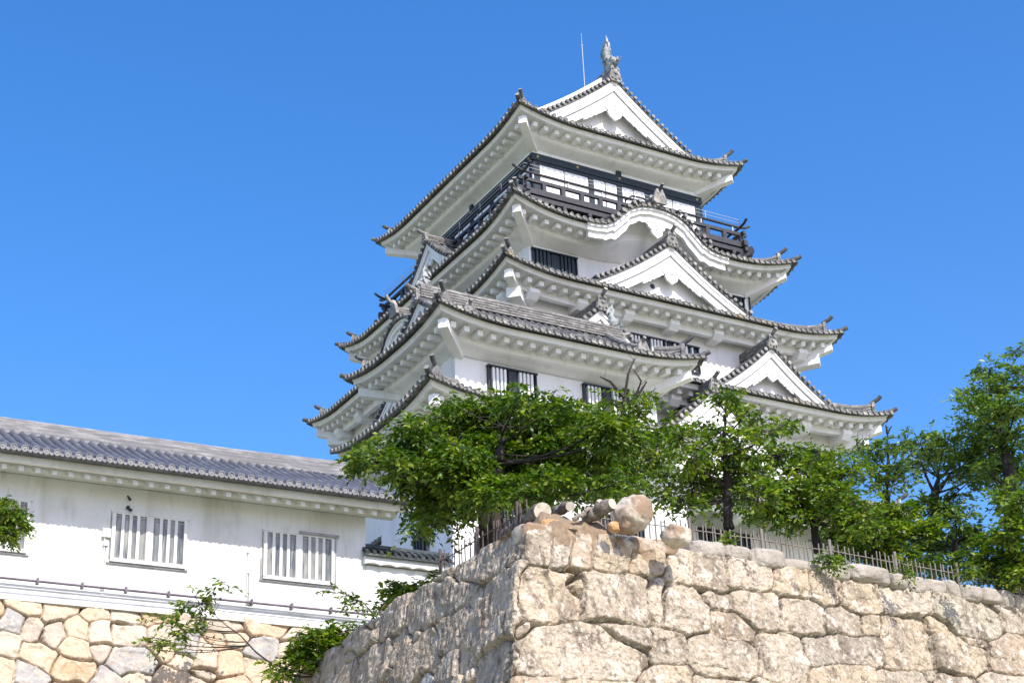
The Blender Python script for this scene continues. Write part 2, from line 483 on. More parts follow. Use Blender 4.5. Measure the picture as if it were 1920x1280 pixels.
    def build_hips(s, parent, corners, rtop=None, w=0.40, h=0.46, r0=0.75, mats=('tile_ridge', 'tile_end', 'tile')):
        for (sx, sy) in corners:
            mb = MB()
            rt = rtop if rtop is not None else s.rg
            cx, cy = s.cx + sx * s.A, s.cy + sy * s.B
            sd = 'F' if sy < 0 else 'B'
            path = []
            for r in np.linspace(r0, rt, 12):
                z = s.ze + s.al * r + s.be * r * r + s.g(r) * max(0, 1 - r / s.uplen) ** 1.3
                path.append((cx - sx * r, cy - sy * r, z - .04 + .20 * math.exp(-(r - r0) / .35)))
            mb.sweep(layers(w, h, 3), path, 0)
            p0 = np.array(path[0]); out = np.array([sx, sy, 0]) / math.sqrt(2)
            # end plate and projecting cylinder
            mb.prism([(-.26, -.18), (-.30, .12), (-.16, .42), (0, .62), (.16, .42), (.30, .12), (.26, -.18)], p0 + out * .05 + np.array([0, 0, .1]), (-out[1], out[0], 0), (0, 0, 1), out, .16, 1)
            a = p0 + np.array([0, 0, h + .10]) - out * .1
            mb.tube([a, a + out * .45 + np.array([0, 0, .22]), a + out * .62 + np.array([0, 0, .38])], [.12, .12, .125], 9, 2, True, 1)
            # lower corner tile reaching past the eave
            zc = s.ze + s.U
            c = np.array([cx, cy, zc])
            mb.tube([c - out * 1.0 + np.array([0, 0, .0]), c - out * .1 + np.array([0, 0, .06]), c + out * .28 + np.array([0, 0, .2])], [.15, .15, .13], 8, 2, True, 1)
            mb.build('hip_ridge', mats, parent)


# ------------------------------------------------------------------ gables
def rake(q, k=0.24):
    q = min(1.0, abs(q))
    return (1 - q) * (1 - k * q)

PENDANT = [(0, -.75), (.16, -.62), (.34, -.50), (.42, -.32), (.36, -.20), (.50, -.14), (.62, -.02), (.58, .12), (.44, .14), (.36, .10), (.30, .22), (.15, .40), (0, .56)]
def pendant(mb, c, ex, ed, sc=1.0, m=0):
    pts = [(x * sc, z * sc) for x, z in PENDANT] + [(-x * sc, z * sc) for x, z in PENDANT[-2:0:-1]]
    mb.prism(pts, c, ex, (0, 0, 1), ed, .14, m)
    for k in range(6):
        a = 2 * math.pi * k / 6
        cc = np.array(c) + np.array(ex) * math.cos(a) * .13 * sc + np.array([0, 0, 1]) * (math.sin(a) * .13 + .02) * sc + np.array(ed) * .09
        mb.box(cc, .06 * sc, .06 * sc, .03, ex, (0, 0, 1), ed, m)

def make_gable(parent, name, cx, cy, out, w, zb, zp, back, rec=0.85, pend=1.0, ridge_h=0.5, ridge_w=.42, boards=(0.46, 0.42), tri=True, kudari=False, oni=0.8, holes=False, kk=0.24, white_top=False):
    """triangular gable; out = outward unit vector (front). returns the gable part with its own sub-parts"""
    ed = np.array([out[0], out[1], 0.]); ex = np.array([-out[1], out[0], 0.]); O = np.array([cx, cy, 0.])
    H = zp - zb
    zc = lambda x: zb + H * rake(x / w, kk)
    def P(x, d, z): return O + ex * x + ed * d + np.array([0, 0, z])
    xs = np.concatenate([np.linspace(-w, 0, 15), np.linspace(0, w, 15)[1:]])
    root = MB()
    # recessed pediment
    poly = [(x, zc(x) - .25) for x in np.linspace(-w * .97, w * .97, 29)]
    poly = [(-w * .97, zb - .5)] + poly + [(w * .97, zb - .5)]
    root.prism(poly, P(0, -rec - .1, 0), ex, (0, 0, 1), ed, .2, 0)
    g = root.build(name, 'plaster', parent)
    # roof slopes
    mb = MB()
    for sgn in (-1, 1):
        xx = np.linspace(0, w, 12) * sgn
        def off(x): return zc(x) + .10
        top = [[P(x, d, off(x)) for x in xx] for d in (.18, -back)]
        bot = [[P(x, d, off(x) - .16) for x in xx] for d in (.18, -back)]
        mb.grid(top, 0); mb.grid(bot, 0)
        mb.grid([top[0], bot[0]], 0, False)
        K = int(back / .415)
        for k in range(K + 1):
            d = -.55 - k * .415
            if d < -back + .1: break
            ring = []
            for x in xx[1:]:
                ring.append([P(x, d, off(x)) + .115 * (math.cos(a) * ed + math.sin(a) * np.array([0, 0, 1.15])) for a in np.linspace(0, math.pi, 5)])
            mb.grid(ring, 0, True)
    mb.build('tiles', 'tile', g)
    # rake tiles: short round tiles whose ends face outwards
    mb = MB()
    L = 0; px = 0; pts = []
    fine = np.linspace(0, w, 200)
    acc = 0.28
    for i in range(1, 200):
        L += math.hypot(fine[i] - fine[i - 1], zc(fine[i]) - zc(fine[i - 1]))
        if L > acc:
            pts.append(fine[i]); acc += .40
    for sgn in (-1, 1):
        for x in pts:
            c = P(sgn * x, 0, zc(x) + .20)
            mb.tube([c + ed * -.45, c + ed * .27], [.125, .125], 9, 0, True, 1)
            mb.tube([c + ed * .265, c + ed * .29], [.095, .095], 9, 1, True, 1)
    mb.build('rake_tiles', ('tile', 'tile_end'), g)
    # bargeboards
    o1, o2 = boards
    def band(a0, a1, d, th, mbx, top_cut=0.0):
        for sgn in (-1, 1):
            rows = []
            for i, x in enumerate(np.linspace(0, w * 1.0, 14)):
                sl = (zc(min(x + .02, w)) - zc(max(x - .02, 0))) / (min(x + .02, w) - max(x - .02, 0))
                kf = math.sqrt(1 + sl * sl)
                z1, z0 = zc(x) - a0 * kf, zc(x) - a1 * kf
                rows.append([P(sgn * x, d, z1), P(sgn * x, d + th, z1), P(sgn * x, d + th, z0), P(sgn * x, d, z0)])
            mbx.grid(rows, 0, False, closed=True)
            mbx.add(rows[-1], [(0, 1, 2, 3)], 0)
    mb = MB()
    band(-.08, o1 * .45, 0, .12, mb); band(o1 * .45, o1, -.04, .10, mb)
    band(o1 + .02, o1 + o2, -.22, .16, mb)
    band(-.05, .08, -rec, rec + .05, mb)
    mb.build('bargeboard', 'plaster', g)
    if pend:
        mb = MB()
        kf = math.sqrt(1 + (H / w * (1 + kk)) ** 2)
        zz = zp - (o1 + o2) * kf - .42 * pend
        pendant(mb, P(0, -.12, zz), ex, ed, pend)
        # cloud shaped wings along the lower edge of the boards
        if pend > .7:
            for sgn in (-1, 1):
                x0, x1 = .35 * pend, min(w * .42, 1.9 * pend)
                up_, lo = [], []
                for i in range(13):
                    x = x0 + (x1 - x0) * i / 12
                    zt = zc(x) - (o1 + o2) * kf + .12
                    up_.append((sgn * x, zt)); lo.append((sgn * x, zt - (.14 + .20 * (1 - i / 12) * pend + .10 * abs(math.sin(i * 1.35)))))
                mb.prism(up_ + lo[::-1], P(0, -.14, 0), ex, (0, 0, 1), ed, .08)
        mb.build('pendant', 'plaster', g)
    if holes:
        mb = MB()
        for x in (-w * .17,):
            mb.tube([P(x, -rec - .02, zb + H * .30), P(x, -rec + .03, zb + H * .30)], [.17, .17], 6, 0)
        mb.build('vent', 'black_wood', g)
    # ridge and its end ornament
    mb = MB()
    mb.sweep(layers(ridge_w, ridge_h, 4), [P(0, d, zp + .05) for d in (.15, -back)], 0)
    s = oni
    c = P(0, .24, zp + .10)
    mb.prism([(-.30 * s, -.35 * s), (-.46 * s, -.2 * s), (-.40 * s, .1 * s), (-.30 * s, .35 * s), (-.34 * s, .62 * s), (-.18 * s, .80 * s), (0, .72 * s), (.18 * s, .80 * s), (.34 * s, .62 * s), (.30 * s, .35 * s), (.40 * s, .1 * s), (.46 * s, -.2 * s), (.30 * s, -.35 * s)], c, ex, (0, 0, 1), ed, .2, 1)
    for (x_, z_, r_o) in ((0, .25, .17), (-.27, -.12, .12), (.27, -.12, .12), (-.2, .52, .09), (.2, .52, .09), (0, -.2, .11)):
        mb.tube([c + ex * x_ * s + ed * .08 + np.array([0, 0, z_ * s]), c + ex * x_ * s + ed * .18 + np.array([0, 0, z_ * s])], [r_o * s, r_o * .6 * s], 8, 1)
    mb.tube([c + np.array([0, 0, .70 * s]) - ed * .2, c + np.array([0, 0, .85 * s]) + ed * .25, c + np.array([0, 0, 1.02 * s]) + ed * .50], [.11, .11, .115], 9, 0, True, 1)
    mb.build('ridge', ('tile_ridge', 'tile_end'), g)
    if kudari:
        mb = MB()
        for sgn in (-1, 1):
            path = [P(sgn * x, -.95, zc(x) + .28) for x in np.linspace(.25, w * 1.02, 12)]
            mb.sweep([(-.17, 0), (-.17, .50), (-.1, .60), (.1, .60), (.17, .50), (.17, 0)], path, 0, side=ed)
            e = path[-1]
            mb.prism([(-.24, -.2), (-.28, .2), (-.14, .55), (0, .68), (.14, .55), (.28, .2), (.24, -.2)], e + np.array([0, 0, .1]), ed, (0, 0, 1), ex, .18, 1)
        mb.build('descending_ridge', ('plaster' if white_top else 'tile_ridge', 'tile_end'), g)
    return g

def slats_window(parent, O, e, n, a0, a1, z0, z1, wood='black_wood', nb=4, bar='plaster', mull=True, group_gap=.42, frame_mat=None, lattice_w=.10, back='dark_room', proud=.05):
    """barred castle window on a wall; O = wall point, e along, n outward"""
    O = np.array([O[0], O[1], 0.]); e = np.array([e[0], e[1], 0.]); n = np.array([n[0], n[1], 0.])
    def B(mb, x0, x1, d0, d1, za, zb, m=0):
        c = O + e * (x0 + x1) / 2 + n * (d0 + d1) / 2 + np.array([0, 0, (za + zb) / 2])
        mb.box(c, abs(x1 - x0) / 2, abs(d1 - d0) / 2, abs(zb - za) / 2, e, n, (0, 0, 1), m)
    root = MB()
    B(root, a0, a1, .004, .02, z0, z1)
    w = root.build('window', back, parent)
    fr = MB()
    t = .07
    B(fr, a0 - .10, a1 + .10, .0, proud + .14, z1, z1 + .09); B(fr, a0 - t, a0, 0, proud + .08, z0 - t, z1); B(fr, a1, a1 + t, 0, proud + .08, z0 - t, z1); B(fr, a0, a1, 0, proud + .08, z0 - t, z0)
    if mull:
        mid = (a0 + a1) / 2
        B(fr, mid - group_gap / 2, mid + group_gap / 2, 0, proud + .03, z0, z1)
    fr.build('frame', frame_mat or wood, w)
    segs = [(a0, (a0 + a1) / 2 - group_gap / 2), ((a0 + a1) / 2 + group_gap / 2, a1)] if mull else [(a0, a1)]
    bm = None
    for (x0, x1) in segs:
        for k in range(nb):
            x = x0 + (x1 - x0) * (k + 1) / (nb + 1) if bar is not None else 0
            b = MB()
            B(b, x - lattice_w / 2, x + lattice_w / 2, .02, proud + .10, z0, z1 - .02)
            b.build('bar', bar, w)
    return w

def beam(mb, p, q, w, h, m=0):
    p = np.array(p, float); q = np.array(q, float); t = q - p; L = np.linalg.norm(t); t /= L
    a = np.cross(t, (0, 0, 1)); na = np.linalg.norm(a)
    a = a / na if na > 1e-3 else np.array([1., 0, 0])
    b = np.cross(a, t)
    mb.box((p + q) / 2, L / 2, w / 2, h / 2, t, a, b, m)

# ================================================================== THE KEEP
keep = thing('castle_keep', 'white five-storey castle keep with grey tiled roofs and a black balcony at the top', 'castle', (0, 0, 26))
def wallbox(a, b, z0, z1, cx=0, cy=0, parent=keep, m='plaster', name='wall'):
    mb = MB(); mb.bb(cx - a, cx + a, cy - b, cy + b, z0, z1)
    return mb.build(name, m, parent)
W5, W4, W3, W2 = (6.03, 7.48), (7.68, 9.18), (9.42, 10.88), (10.62, 12.05)
wallbox(*W5, 49.2, 55.0); wallbox(*W4, 43.6, 48.2); wallbox(*W3, 38.4, 43.0); wallbox(*W2, 32.6, 37.6); wallbox(W2[0] + .02, W2[1] + .02, 26, 33)
side_rafters = MB()
ALLC = [(-1, -1), (1, -1), (-1, 1), (1, 1)]

def kara(c, w, h):
    pts = [(-1.0, 0), (-.86, .01), (-.74, .06), (-.62, .22), (-.52, .46), (-.40, .74), (-.26, .92), (-.10, .995), (0, 1.0), (.10, .995), (.26, .92), (.40, .74), (.52, .46), (.62, .22), (.74, .06), (.86, .01), (1.0, 0)]
    X = [p[0] for p in pts]; Z = [p[1] for p in pts]
    return lambda q: float(np.interp((q - c) / w, X, Z)) * h

# --- top roof, hip-and-gable
def new_roof(parent, name='roof'):
    o = link(bpy.data.objects.new(name, None)); o.parent = parent; BASE[o.name] = BASE[parent.name]
    return o
r5 = new_roof(keep)
R5 = Roof(0, 0, 8.14, 9.58, 55.10, 8.14, U=.60, rg=2.35, ov=2.11)
R5.build_tiles(r5); R5.build_under(r5, rest=side_rafters); R5.build_hips(r5, ALLC, h=.42)
G5z = 60.60
make_gable(r5, 'gable', 0, -7.72, (0, -1), 5.55, 56.38, G5z, 7.7, rec=.72, pend=1.25, ridge_h=.85, ridge_w=.55, boards=(.60, .52), kudari=True, white_top=True, oni=1.0, kk=.16)
mb = MB()
mb.bb(-.15, .15, -.1, 7.2, 56.6, 60.4)
mb.build('attic', 'plaster', r5)
g5b = MB(); g5b.prism([(-5.2, 56.2), (0, 60.2), (5.2, 56.2)], (0, 7.0, 0), (1, 0, 0), (0, 0, 1), (0, 1, 0), .3); g5b.build('gable', 'plaster', r5)
mb = MB(); mb.sweep(layers(.55, .85, 5), [(0, y, G5z + .12) for y in (-.1, 7.6)], 0); mb.build('ridge', 'tile_ridge', r5)

# fish-shaped ridge ornaments
def shachi(parent, base, f, S=1.0):
    """f = horizontal unit vector the head faces"""
    f = np.array([f[0], f[1], 0.]); sd = np.array([-f[1], f[0], 0.]); b = np.array(base, float)
    P = lambda x, z, y=0: b + f * x * S + np.array([0, 0, z * S]) + sd * y * S
    mb = MB()
    prof = [(.62, .12, .20), (.50, .22, .36), (.30, .38, .50), (.10, .62, .54), (-.04, .95, .50), (-.08, 1.30, .42), (-.04, 1.62, .34), (.00, 1.92, .27), (-.04, 2.15, .20), (-.14, 2.34, .10)]
    mb.tube([P(x, z) for x, z, r in prof], [r * S for *_, r in prof], 10, 0, sx=.72)
    mb.tube([P(.62, .55), P(.95, .30), P(1.02, .02)], [.26 * S, .20 * S, .08 * S], 8, 0)
    mb.tube([P(.45, .0), P(.80, -.02)], [.26 * S, .12 * S], 8, 0)
    for s in (-1, 1):
        mb.tube([P(.62, .62, .2 * s), P(.75, .72, .26 * s)], [.10 * S, .07 * S], 7, 0)
        # pectoral fins
        mb.prism([(a_ * S, b_ * S) for a_, b_ in [(.05, .35), (.35, .55), (.62, 1.05), (.40, 1.0), (.42, 1.22), (.16, 1.0), (.0, .7)]], P(0, 0, .34 * s), f + sd * s * .5, (0, 0, 1), sd, .07 * S, 0)
    # dorsal fin spikes
    for i, (x, z) in enumerate([(-.42, .55), (-.55, .95), (-.52, 1.35)]):
        mb.prism([((x + .22) * S, (z - .25) * S), ((x - .16) * S, (z + .02) * S), ((x + .22) * S, (z + .22) * S)], P(0, 0), f, (0, 0, 1), sd, .08 * S, 0)
    # forked tail
    mb.prism([(a_ * S, b_ * S) for a_, b_ in [(.16, 1.55), (.26, 1.95), (.24, 2.28), (.08, 2.46), (.02, 2.95), (-.12, 2.58), (-.36, 2.46), (-.66, 2.12), (-.80, 1.55), (-.56, 1.80), (-.34, 1.92), (-.16, 1.70)]], P(0, 0), f, (0, 0, 1), sd, .16 * S, 0)
    mb.prism([(a_ * S, b_ * S) for a_, b_ in [(-.45, 0), (-.5, .25), (-.2, .4), (.3, .4), (.55, .2), (.5, 0)]], P(0, -.25), f, (0, 0, 1), sd, .6 * S, 0)
    return mb.build('fish_ornament', 'shachi', parent)
shachi(r5, (0, -7.35, 61.45), (0, -1), .92); shachi(r5, (0, 7.25, 61.45), (0, 1), .92)
mb = MB()
mb.tube([(-.25, -4.9, 61.3), (-.25, -4.9, 64.9)], [.028, .022], 6, 0); mb.tube([(-.25, -4.9, 64.88), (-.25, -4.9, 65.85)], [.014, .010], 6, 0); mb.tube([(-.25, -4.9, 64.85), (-.25, -4.9, 65.0)], [.035, .035], 6, 0)
mb.build('lightning_rod', 'steel', keep)

# --- fifth floor: black timber frame, sliding screens
def face5(O, e, n, half):
    O = np.array([O[0], O[1], 0.]); e = np.array([e[0], e[1], 0.]); n = np.array([n[0], n[1], 0.])
    def B(mb, x0, x1, d0, d1, za, zb, m=0):
        c = O + e * (x0 + x1) / 2 + n * (d0 + d1) / 2 + np.array([0, 0, (za + zb) / 2])
        mb.box(c, abs(x1 - x0) / 2, abs(d1 - d0) / 2, abs(zb - za) / 2, e, n, (0, 0, 1), m)
    mb = MB()
    B(mb, -half - .12, half + .12, 0, .13, 53.28, 53.74); B(mb, -half, half, 0, .10, 53.06, 53.24); B(mb, -half, half, 0, .08, 50.0, 50.4)
    for x in (-half + .12, half - .12): B(mb, x - .26, x + .26, 0, .09, 50.0, 53.1)
    for x in (-half * .34, half * .34): B(mb, x - .17, x + .17, 0, .12, 50.0, 53.06)
    B(mb, -.17, .17, 0, .14, 53.74, 54.55); B(mb, -.17, .17, 0, .12, 50.0, 53.06)
    mb.build('timber_frame', 'green_wood', keep)
    mb = MB()
    for x in (-half * .96, -half * .5, 0, half * .5, half * .96):
        B(mb, x - .07, x + .07, .13, .17, 53.44, 53.58)
    mb.build('nail_cover', 'brass', keep)
    edges = [-half + .38, -half * .34 - .17, -half * .34 + .17, -.17, .17, half * .34 - .17, half * .34 + .17, half - .38]
    for i in range(0, 8, 2):
        x0, x1 = edges[i], edges[i + 1]
        mb = MB(); B(mb, x0, x1, .01, .035, 50.4, 53.06)
        w = mb.build('sliding_screen', 'screen', keep)
        mb = MB()
        nn = 2
        for k in range(0, nn + 1):
            x = x0 + (x1 - x0) * k / nn; B(mb, x - .03, x + .03, .035, .06, 50.4, 53.06)
        for z in (51.2, 52.2): B(mb, x0, x1, .035, .05, z - .012, z + .012)
        mb.build('frame', 'black_wood', w)
face5((0, -7.48), (1, 0), (0, -1), 6.03); face5((-6.03, 0), (0, -1), (-1, 0), 7.48); face5((6.03, 0), (0, 1), (1, 0), 7.48)

# --- balcony
bal = new_roof(keep, 'balcony')
ba, bb_ = 7.72, 9.12
mb = MB()
mb.bb(-ba, ba, -bb_, bb_, 49.72, 49.86); mb.build('deck', 'black_wood', bal)
mb = MB()
for (x0, y0, x1, y1) in ((-ba, -bb_, ba, -bb_), (-ba, bb_, ba, bb_), (-ba, -bb_, -ba, bb_), (ba, -bb_, ba, bb_)):
    ex_, ey_ = (.45 if y0 == y1 else 0), (.45 if x0 == x1 else 0)
    beam(mb, (x0 - ex_, y0 - ey_, 49.98), (x1 + ex_, y1 + ey_, 49.98), .26, .36)
    beam(mb, (x0 - ex_, y0 - ey_, 49.55), (x1 + ex_, y1 + ey_, 49.55), .20, .26)
mb.build('edge_beam', 'grey_wood', bal)
mb = MB()
for (x0, y0, x1, y1) in ((-ba, -bb_, ba, -bb_), (-ba, bb_, ba, bb_), (-ba, -bb_, -ba, bb_), (ba, -bb_, ba, bb_)):
    L = math.hypot(x1 - x0, y1 - y0); t = np.array([(x1 - x0) / L, (y1 - y0) / L]); ex_ = .40
    for z, w_, h_ in ((50.72, .18, .20),):
        beam(mb, (x0 - t[0] * ex_, y0 - t[1] * ex_, z), (x1 + t[0] * ex_, y1 + t[1] * ex_, z), w_, h_)
    pts = [(-.75, 51.50), (-.45, 51.32), (-.1, 51.24), (.3, 51.22)]
    path = [(x0 + t[0] * p, y0 + t[1] * p, z) for p, z in pts] + [(x1 - t[0] * p, y1 - t[1] * p, z) for p, z in pts[::-1]]
    mb.tube(path, .085, 8, 0)
mb.build('handrail', 'grey_wood', bal)
for (x0, y0, x1, y1) in ((-ba, -bb_, ba, -bb_), (-ba, -bb_, -ba, bb_), (ba, -bb_, ba, bb_)):
    L = math.hypot(x1 - x0, y1 - y0); n_ = int(round(L / 1.28))
    for k in range(n_ + 1):
        x, y = x0 + (x1 - x0) * k / n_, y0 + (y1 - y0) * k / n_
        if x0 == x1 and k == 0: continue
        mb = MB(); mb.bb(x - .13, x + .13, y - .11, y + .11, 50.13, 50.66); mb.build('rail_post', 'grey_wood', bal)
    for k in range(n_ // 2 + 1):
        x, y = x0 + (x1 - x0) * (k + .25) / (n_ / 2 + .5), y0 + (y1 - y0) * (k + .25) / (n_ / 2 + .5)
        mb = MB(); mb.bb(x - .04, x + .04, y - .04, y + .04, 50.80, 51.14); mb.build('rail_strut', 'steel', bal)
    # safety wires above the rail
    mb = MB()
    for z in (51.55, 51.78):
        mb.tube([(x0, y0, z), (x1, y1, z)], .014, 5, 0)
    for k in range(0, n_ + 1, 2):
        x, y = x0 + (x1 - x0) * k / n_, y0 + (y1 - y0) * k / n_
        mb.tube([(x, y, 51.2), (x, y, 51.8)], .018, 5, 0)
    mb.build('safety_wire', 'steel', bal)
for sx, sy in ALLC:   # boat-shaped corner brackets and joists under the deck
    x, y = sx * ba, sy * bb_; o = np.array([sx, sy, 0]) / math.sqrt(2)
    mb = MB(); mb.prism([(-1.6, -.35), (-.2, -.42), (.55, -.22), (.72, .12), (.66, .30), (.3, .30), (-1.6, -.05)], (x, y, 49.42), o, (0, 0, 1), (-o[1], o[0], 0), .42)
    mb.build('corner_bracket', 'grey_wood', bal)
for k in range(9):
    x = -ba + .8 + k * (2 * ba - 1.6) / 8; mb = MB(); mb.bb(x - .12, x + .12, -bb_ - .22, -W5[1], 49.18, 49.42); mb.build('joist', 'grey_wood', bal)
for k in range(11):
    y = -bb_ + .8 + k * (2 * bb_ - 1.6) / 10; mb = MB(); mb.bb(-ba - .22, -W5[0], y - .12, y + .12, 49.18, 49.42); mb.build('joist', 'grey_wood', bal)
    if k < 3: mb = MB(); mb.bb(W5[0], ba + .22, y - .12, y + .12, 49.18, 49.42); mb.build('joist', 'grey_wood', bal)
mb = MB(); mb.bb(-ba + .7, ba - .7, -bb_ + .7, bb_ - .7, 48.6, 49.72); mb.build('under_frame', 'black_wood', bal)
# curved dark frame standing on the balcony behind the rail
mb = MB()
mb.tube([(-.35, -8.5, 51.0), (-.3, -8.5, 51.5), (.2, -8.5, 51.9), (.95, -8.5, 51.95), (1.5, -8.5, 51.75), (1.85, -8.5, 51.4), (1.9, -8.5, 51.0)], .07, 7, 0); mb.tube([(.8, -8.5, 51.0), (.8, -8.5, 51.93)], .02, 5, 0)
mb.build('arched_frame', 'black_wood', bal)

# --- fourth roof with the curved gable
r4 = new_roof(keep)
R4 = Roof(0, 0, 9.93, 11.44, 47.50, 3.95, U=.88, G=4.6, ov=2.24, bumps={'F': kara(-.15, 5.0, 2.05)})
R4.build_tiles(r4); R4.build_under(r4, rest=side_rafters, fh=.42); R4.build_hips(r4, ALLC, h=.40)
mb = MB()   # extra mouldings of the curved gable
Rk = Roof(0, 0, 9.93, 11.44, 47.50, 3.95, U=0, G=4.6, ov=2.24, bumps={'F': kara(-.15, 5.0, 2.05)})
def kboard(mb, d0, d1, z0, z1, w=4.7, c=-.15, R=Rk, side='F'):
    O, e, n, half = skirt_side(side, 0, 0, R.A, R.B)
    rows = []
    for q in np.linspace(c - w, c + w, 70):
        s_ = (R.up(side, q + .05, half) - R.up(side, q - .05, half)) / .1
        kf = math.sqrt(1 + min(s_ * s_, 2.5)); b = O + e * q; zz = R.ze + R.up(side, q, half)
        row = []
        for d, z in ((d0, z0), (d1, z0), (d1, z1), (d0, z1)):
            row.append((b[0] + n[0] * d, b[1] + n[1] * d, zz + z * kf))
        rows.append(row)
    mb.grid(rows, 0, False, closed=True)
    mb.add(rows[0], [(0, 1, 2, 3)]); mb.add(rows[-1], [(0, 1, 2, 3)])
kboard(mb, .02, .3, -.12, -.28, 4.9); kboard(mb, .12, .35, -.28, -.52, 4.9); kboard(mb, .28, .5, -.52, -.90, 4.75)
pendant(mb, (-.15, -11.12, 48.30), (1, 0, 0), (0, -1, 0), .95)
for sgn in (-1, 1):
    mb.prism([(sgn * .3, .30), (sgn * .9, .22), (sgn * 1.25, .12), (sgn * 1.0, .0), (sgn * .75, .05), (sgn * .5, -.12), (sgn * .3, -.1)], (-.15, -11.10, 48.45), (1, 0, 0), (0, 0, 1), (0, -1, 0), .1)
mb.build('curved_gable', 'plaster', r4)
mb = MB()
for q in np.arange(-4.2, 4.21, .40):   # round tiles across the curved gable's front edge
    b = Rk.P('F', q - .15, 0); s_ = (Rk.up('F', q - .1, 9.93) - Rk.up('F', q - .2, 9.93)) / .1
    if abs(s_) < .35: continue
    c = b + np.array([0, 0, .16])
    mb.tube([c + np.array([0, .35, .0]), c + np.array([0, -.30, 0])], [.125, .125], 9, 0, True, 1)
path = [(-.15, y, 47.5 + 2.05 + .30 + .10 * (y + 11.6)) for y in (-11.55, -10, -8.9)]
mb.sweep(layers(.4, .4, 3), path, 2)
c = np.array([-.15, -11.7, 49.95])
mb.prism([(-.30, -.35), (-.5, -.25), (-.42, .1), (-.30, .35), (-.2, .62), (0, .55), (.2, .62), (.30, .35), (.42, .1), (.5, -.25), (.30, -.35)], c, (1, 0, 0), (0, 0, 1), (0, -1, 0), .2, 1)
mb.tube([c + np.array([0, .1, .5]), c + np.array([0, -.2, .62]), c + np.array([0, -.42, .80])], .1, 8, 0, True, 1)
mb.build('ridge', ('tile', 'tile_end', 'tile_ridge'), r4)
make_gable(r4, 'gable', -9.35, -.3, (-1, 0), 2.9, 48.05, 50.45, 2.2, rec=.5, pend=.55, ridge_h=.4, ridge_w=.34, boards=(.34, .30), oni=.6)
slats_window(keep, (0, -W4[1]), (1, 0), (0, -1), -7.45, -4.62, 44.9, 46.12, 'green_wood', 4, bar='green_wood', lattice_w=.15)
slats_window(keep, (0, -W4[1]), (1, 0), (0, -1), 4.62, 7.25, 44.9, 46.12, 'green_wood', 4, bar='green_wood', lattice_w=.15)
mb = MB(); mb.tube([(W4[0] + .05, -W4[1] - .08, 43.7), (W4[0] + .05, -W4[1] - .08, 48.0)], .06, 6, 0); mb.build('drain_pipe', 'black_wood', keep)

# --- third roof
r3 = new_roof(keep)
R3 = Roof(0, 0, 11.5, 12.94, 42.66, 3.85, U=.62, G=4.6, ov=2.08, keta='arms', bumps={'L': kara(.2, 4.1, 2.2)})
R3.build_tiles(r3); R3.build_under(r3, rest=side_rafters); R3.build_hips(r3, ALLC, h=.42)
make_gable(r3, 'gable', 0, -12.05, (0, -1), 5.55, 43.15, 46.75, 2.9, rec=.68, pend=1.05, ridge_h=.55, boards=(.50, .48), holes=True, oni=.85)
mb = MB(); RL = Roof(0, 0, 11.5, 12.94, 42.66, 3.85, U=0, ov=2.08, bumps=R3.bumps)
kboard(mb, .05, .3, -.12, -.28, 4.0, .2, RL, 'L'); kboard(mb, .15, .35, -.28, -.52, 4.0, .2, RL, 'L'); kboard(mb, .3, .5, -.52, -.85, 3.9, .2, RL, 'L')
mb.build('curved_gable', 'plaster', r3)
mb = MB()
mb.sweep(layers(.4, .4, 3), [(x, -.2, 45.15 + .1 * (x + 11.6)) for x in (-11.6, -10, -9)], 0)
mb.prism([(-.30, -.35), (-.5, -.25), (-.3, .35), (0, .8), (.3, .35), (.5, -.25), (.30, -.35)], (-11.7, -.2, 45.3), (0, 1, 0), (0, 0, 1), (-1, 0, 0), .2, 1)
mb.tube([(-11.6, -.2, 45.8), (-12.0, -.2, 46.0), (-12.2, -.2, 46.3)], .1, 8, 1)
mb.build('ridge', ('tile_ridge', 'tile_end'), r3)
slats_window(keep, (0, -W3[1]), (1, 0), (0, -1), -2.75, -.15, 39.6, 41.12, 'black_wood', 4, bar='plaster')
slats_window(keep, (0, -W3[1]), (1, 0), (0, -1), .15, 2.15, 39.6, 41.12, 'black_wood', 4, bar='plaster', mull=False)

# --- second roof with its pair of gables
r2 = new_roof(keep)
R2 = Roof(0, 0, 13.06, 14.42, 37.25, 3.6, U=.55, G=4.4, ov=2.4, keta='arms')
R2.build_tiles(r2); R2.build_under(r2, rest=side_rafters, skip=lambda s_, q: s_ == 'F' and q < -5.5); R2.build_hips(r2, ALLC, h=.42)
for c in (5.35, -6.05):
    make_gable(r2, 'gable', c, -13.45, (0, -1), 4.1, 37.62, 40.78, 2.9, rec=.66, pend=.75 if c > 0 else .5, ridge_h=.5, boards=(.42, .46), oni=.8)
make_gable(r2, 'gable', -12.3, -2.3, (-1, 0), 4.0, 37.9, 40.6, 2.6, rec=.6, pend=.6, ridge_h=.4, boards=(.45, .40), oni=.7)
slats_window(keep, (0, -W2[1]), (1, 0), (0, -1), 7.6, 10.25, 34.1, 35.55, 'black_wood', 4, bar='black_wood')
slats_window(keep, (0, -W2[1]), (1, 0), (0, -1), 2.4, 5.0, 34.1, 35.55, 'black_wood', 4, bar='black_wood')
mb = MB(); mb.tube([(W2[0] + .05, -W2[1] - .08, 33), (W2[0] + .05, -W2[1] - .08, 37.0)], .07, 6, 0); mb.build('drain_pipe', 'black_wood', keep)

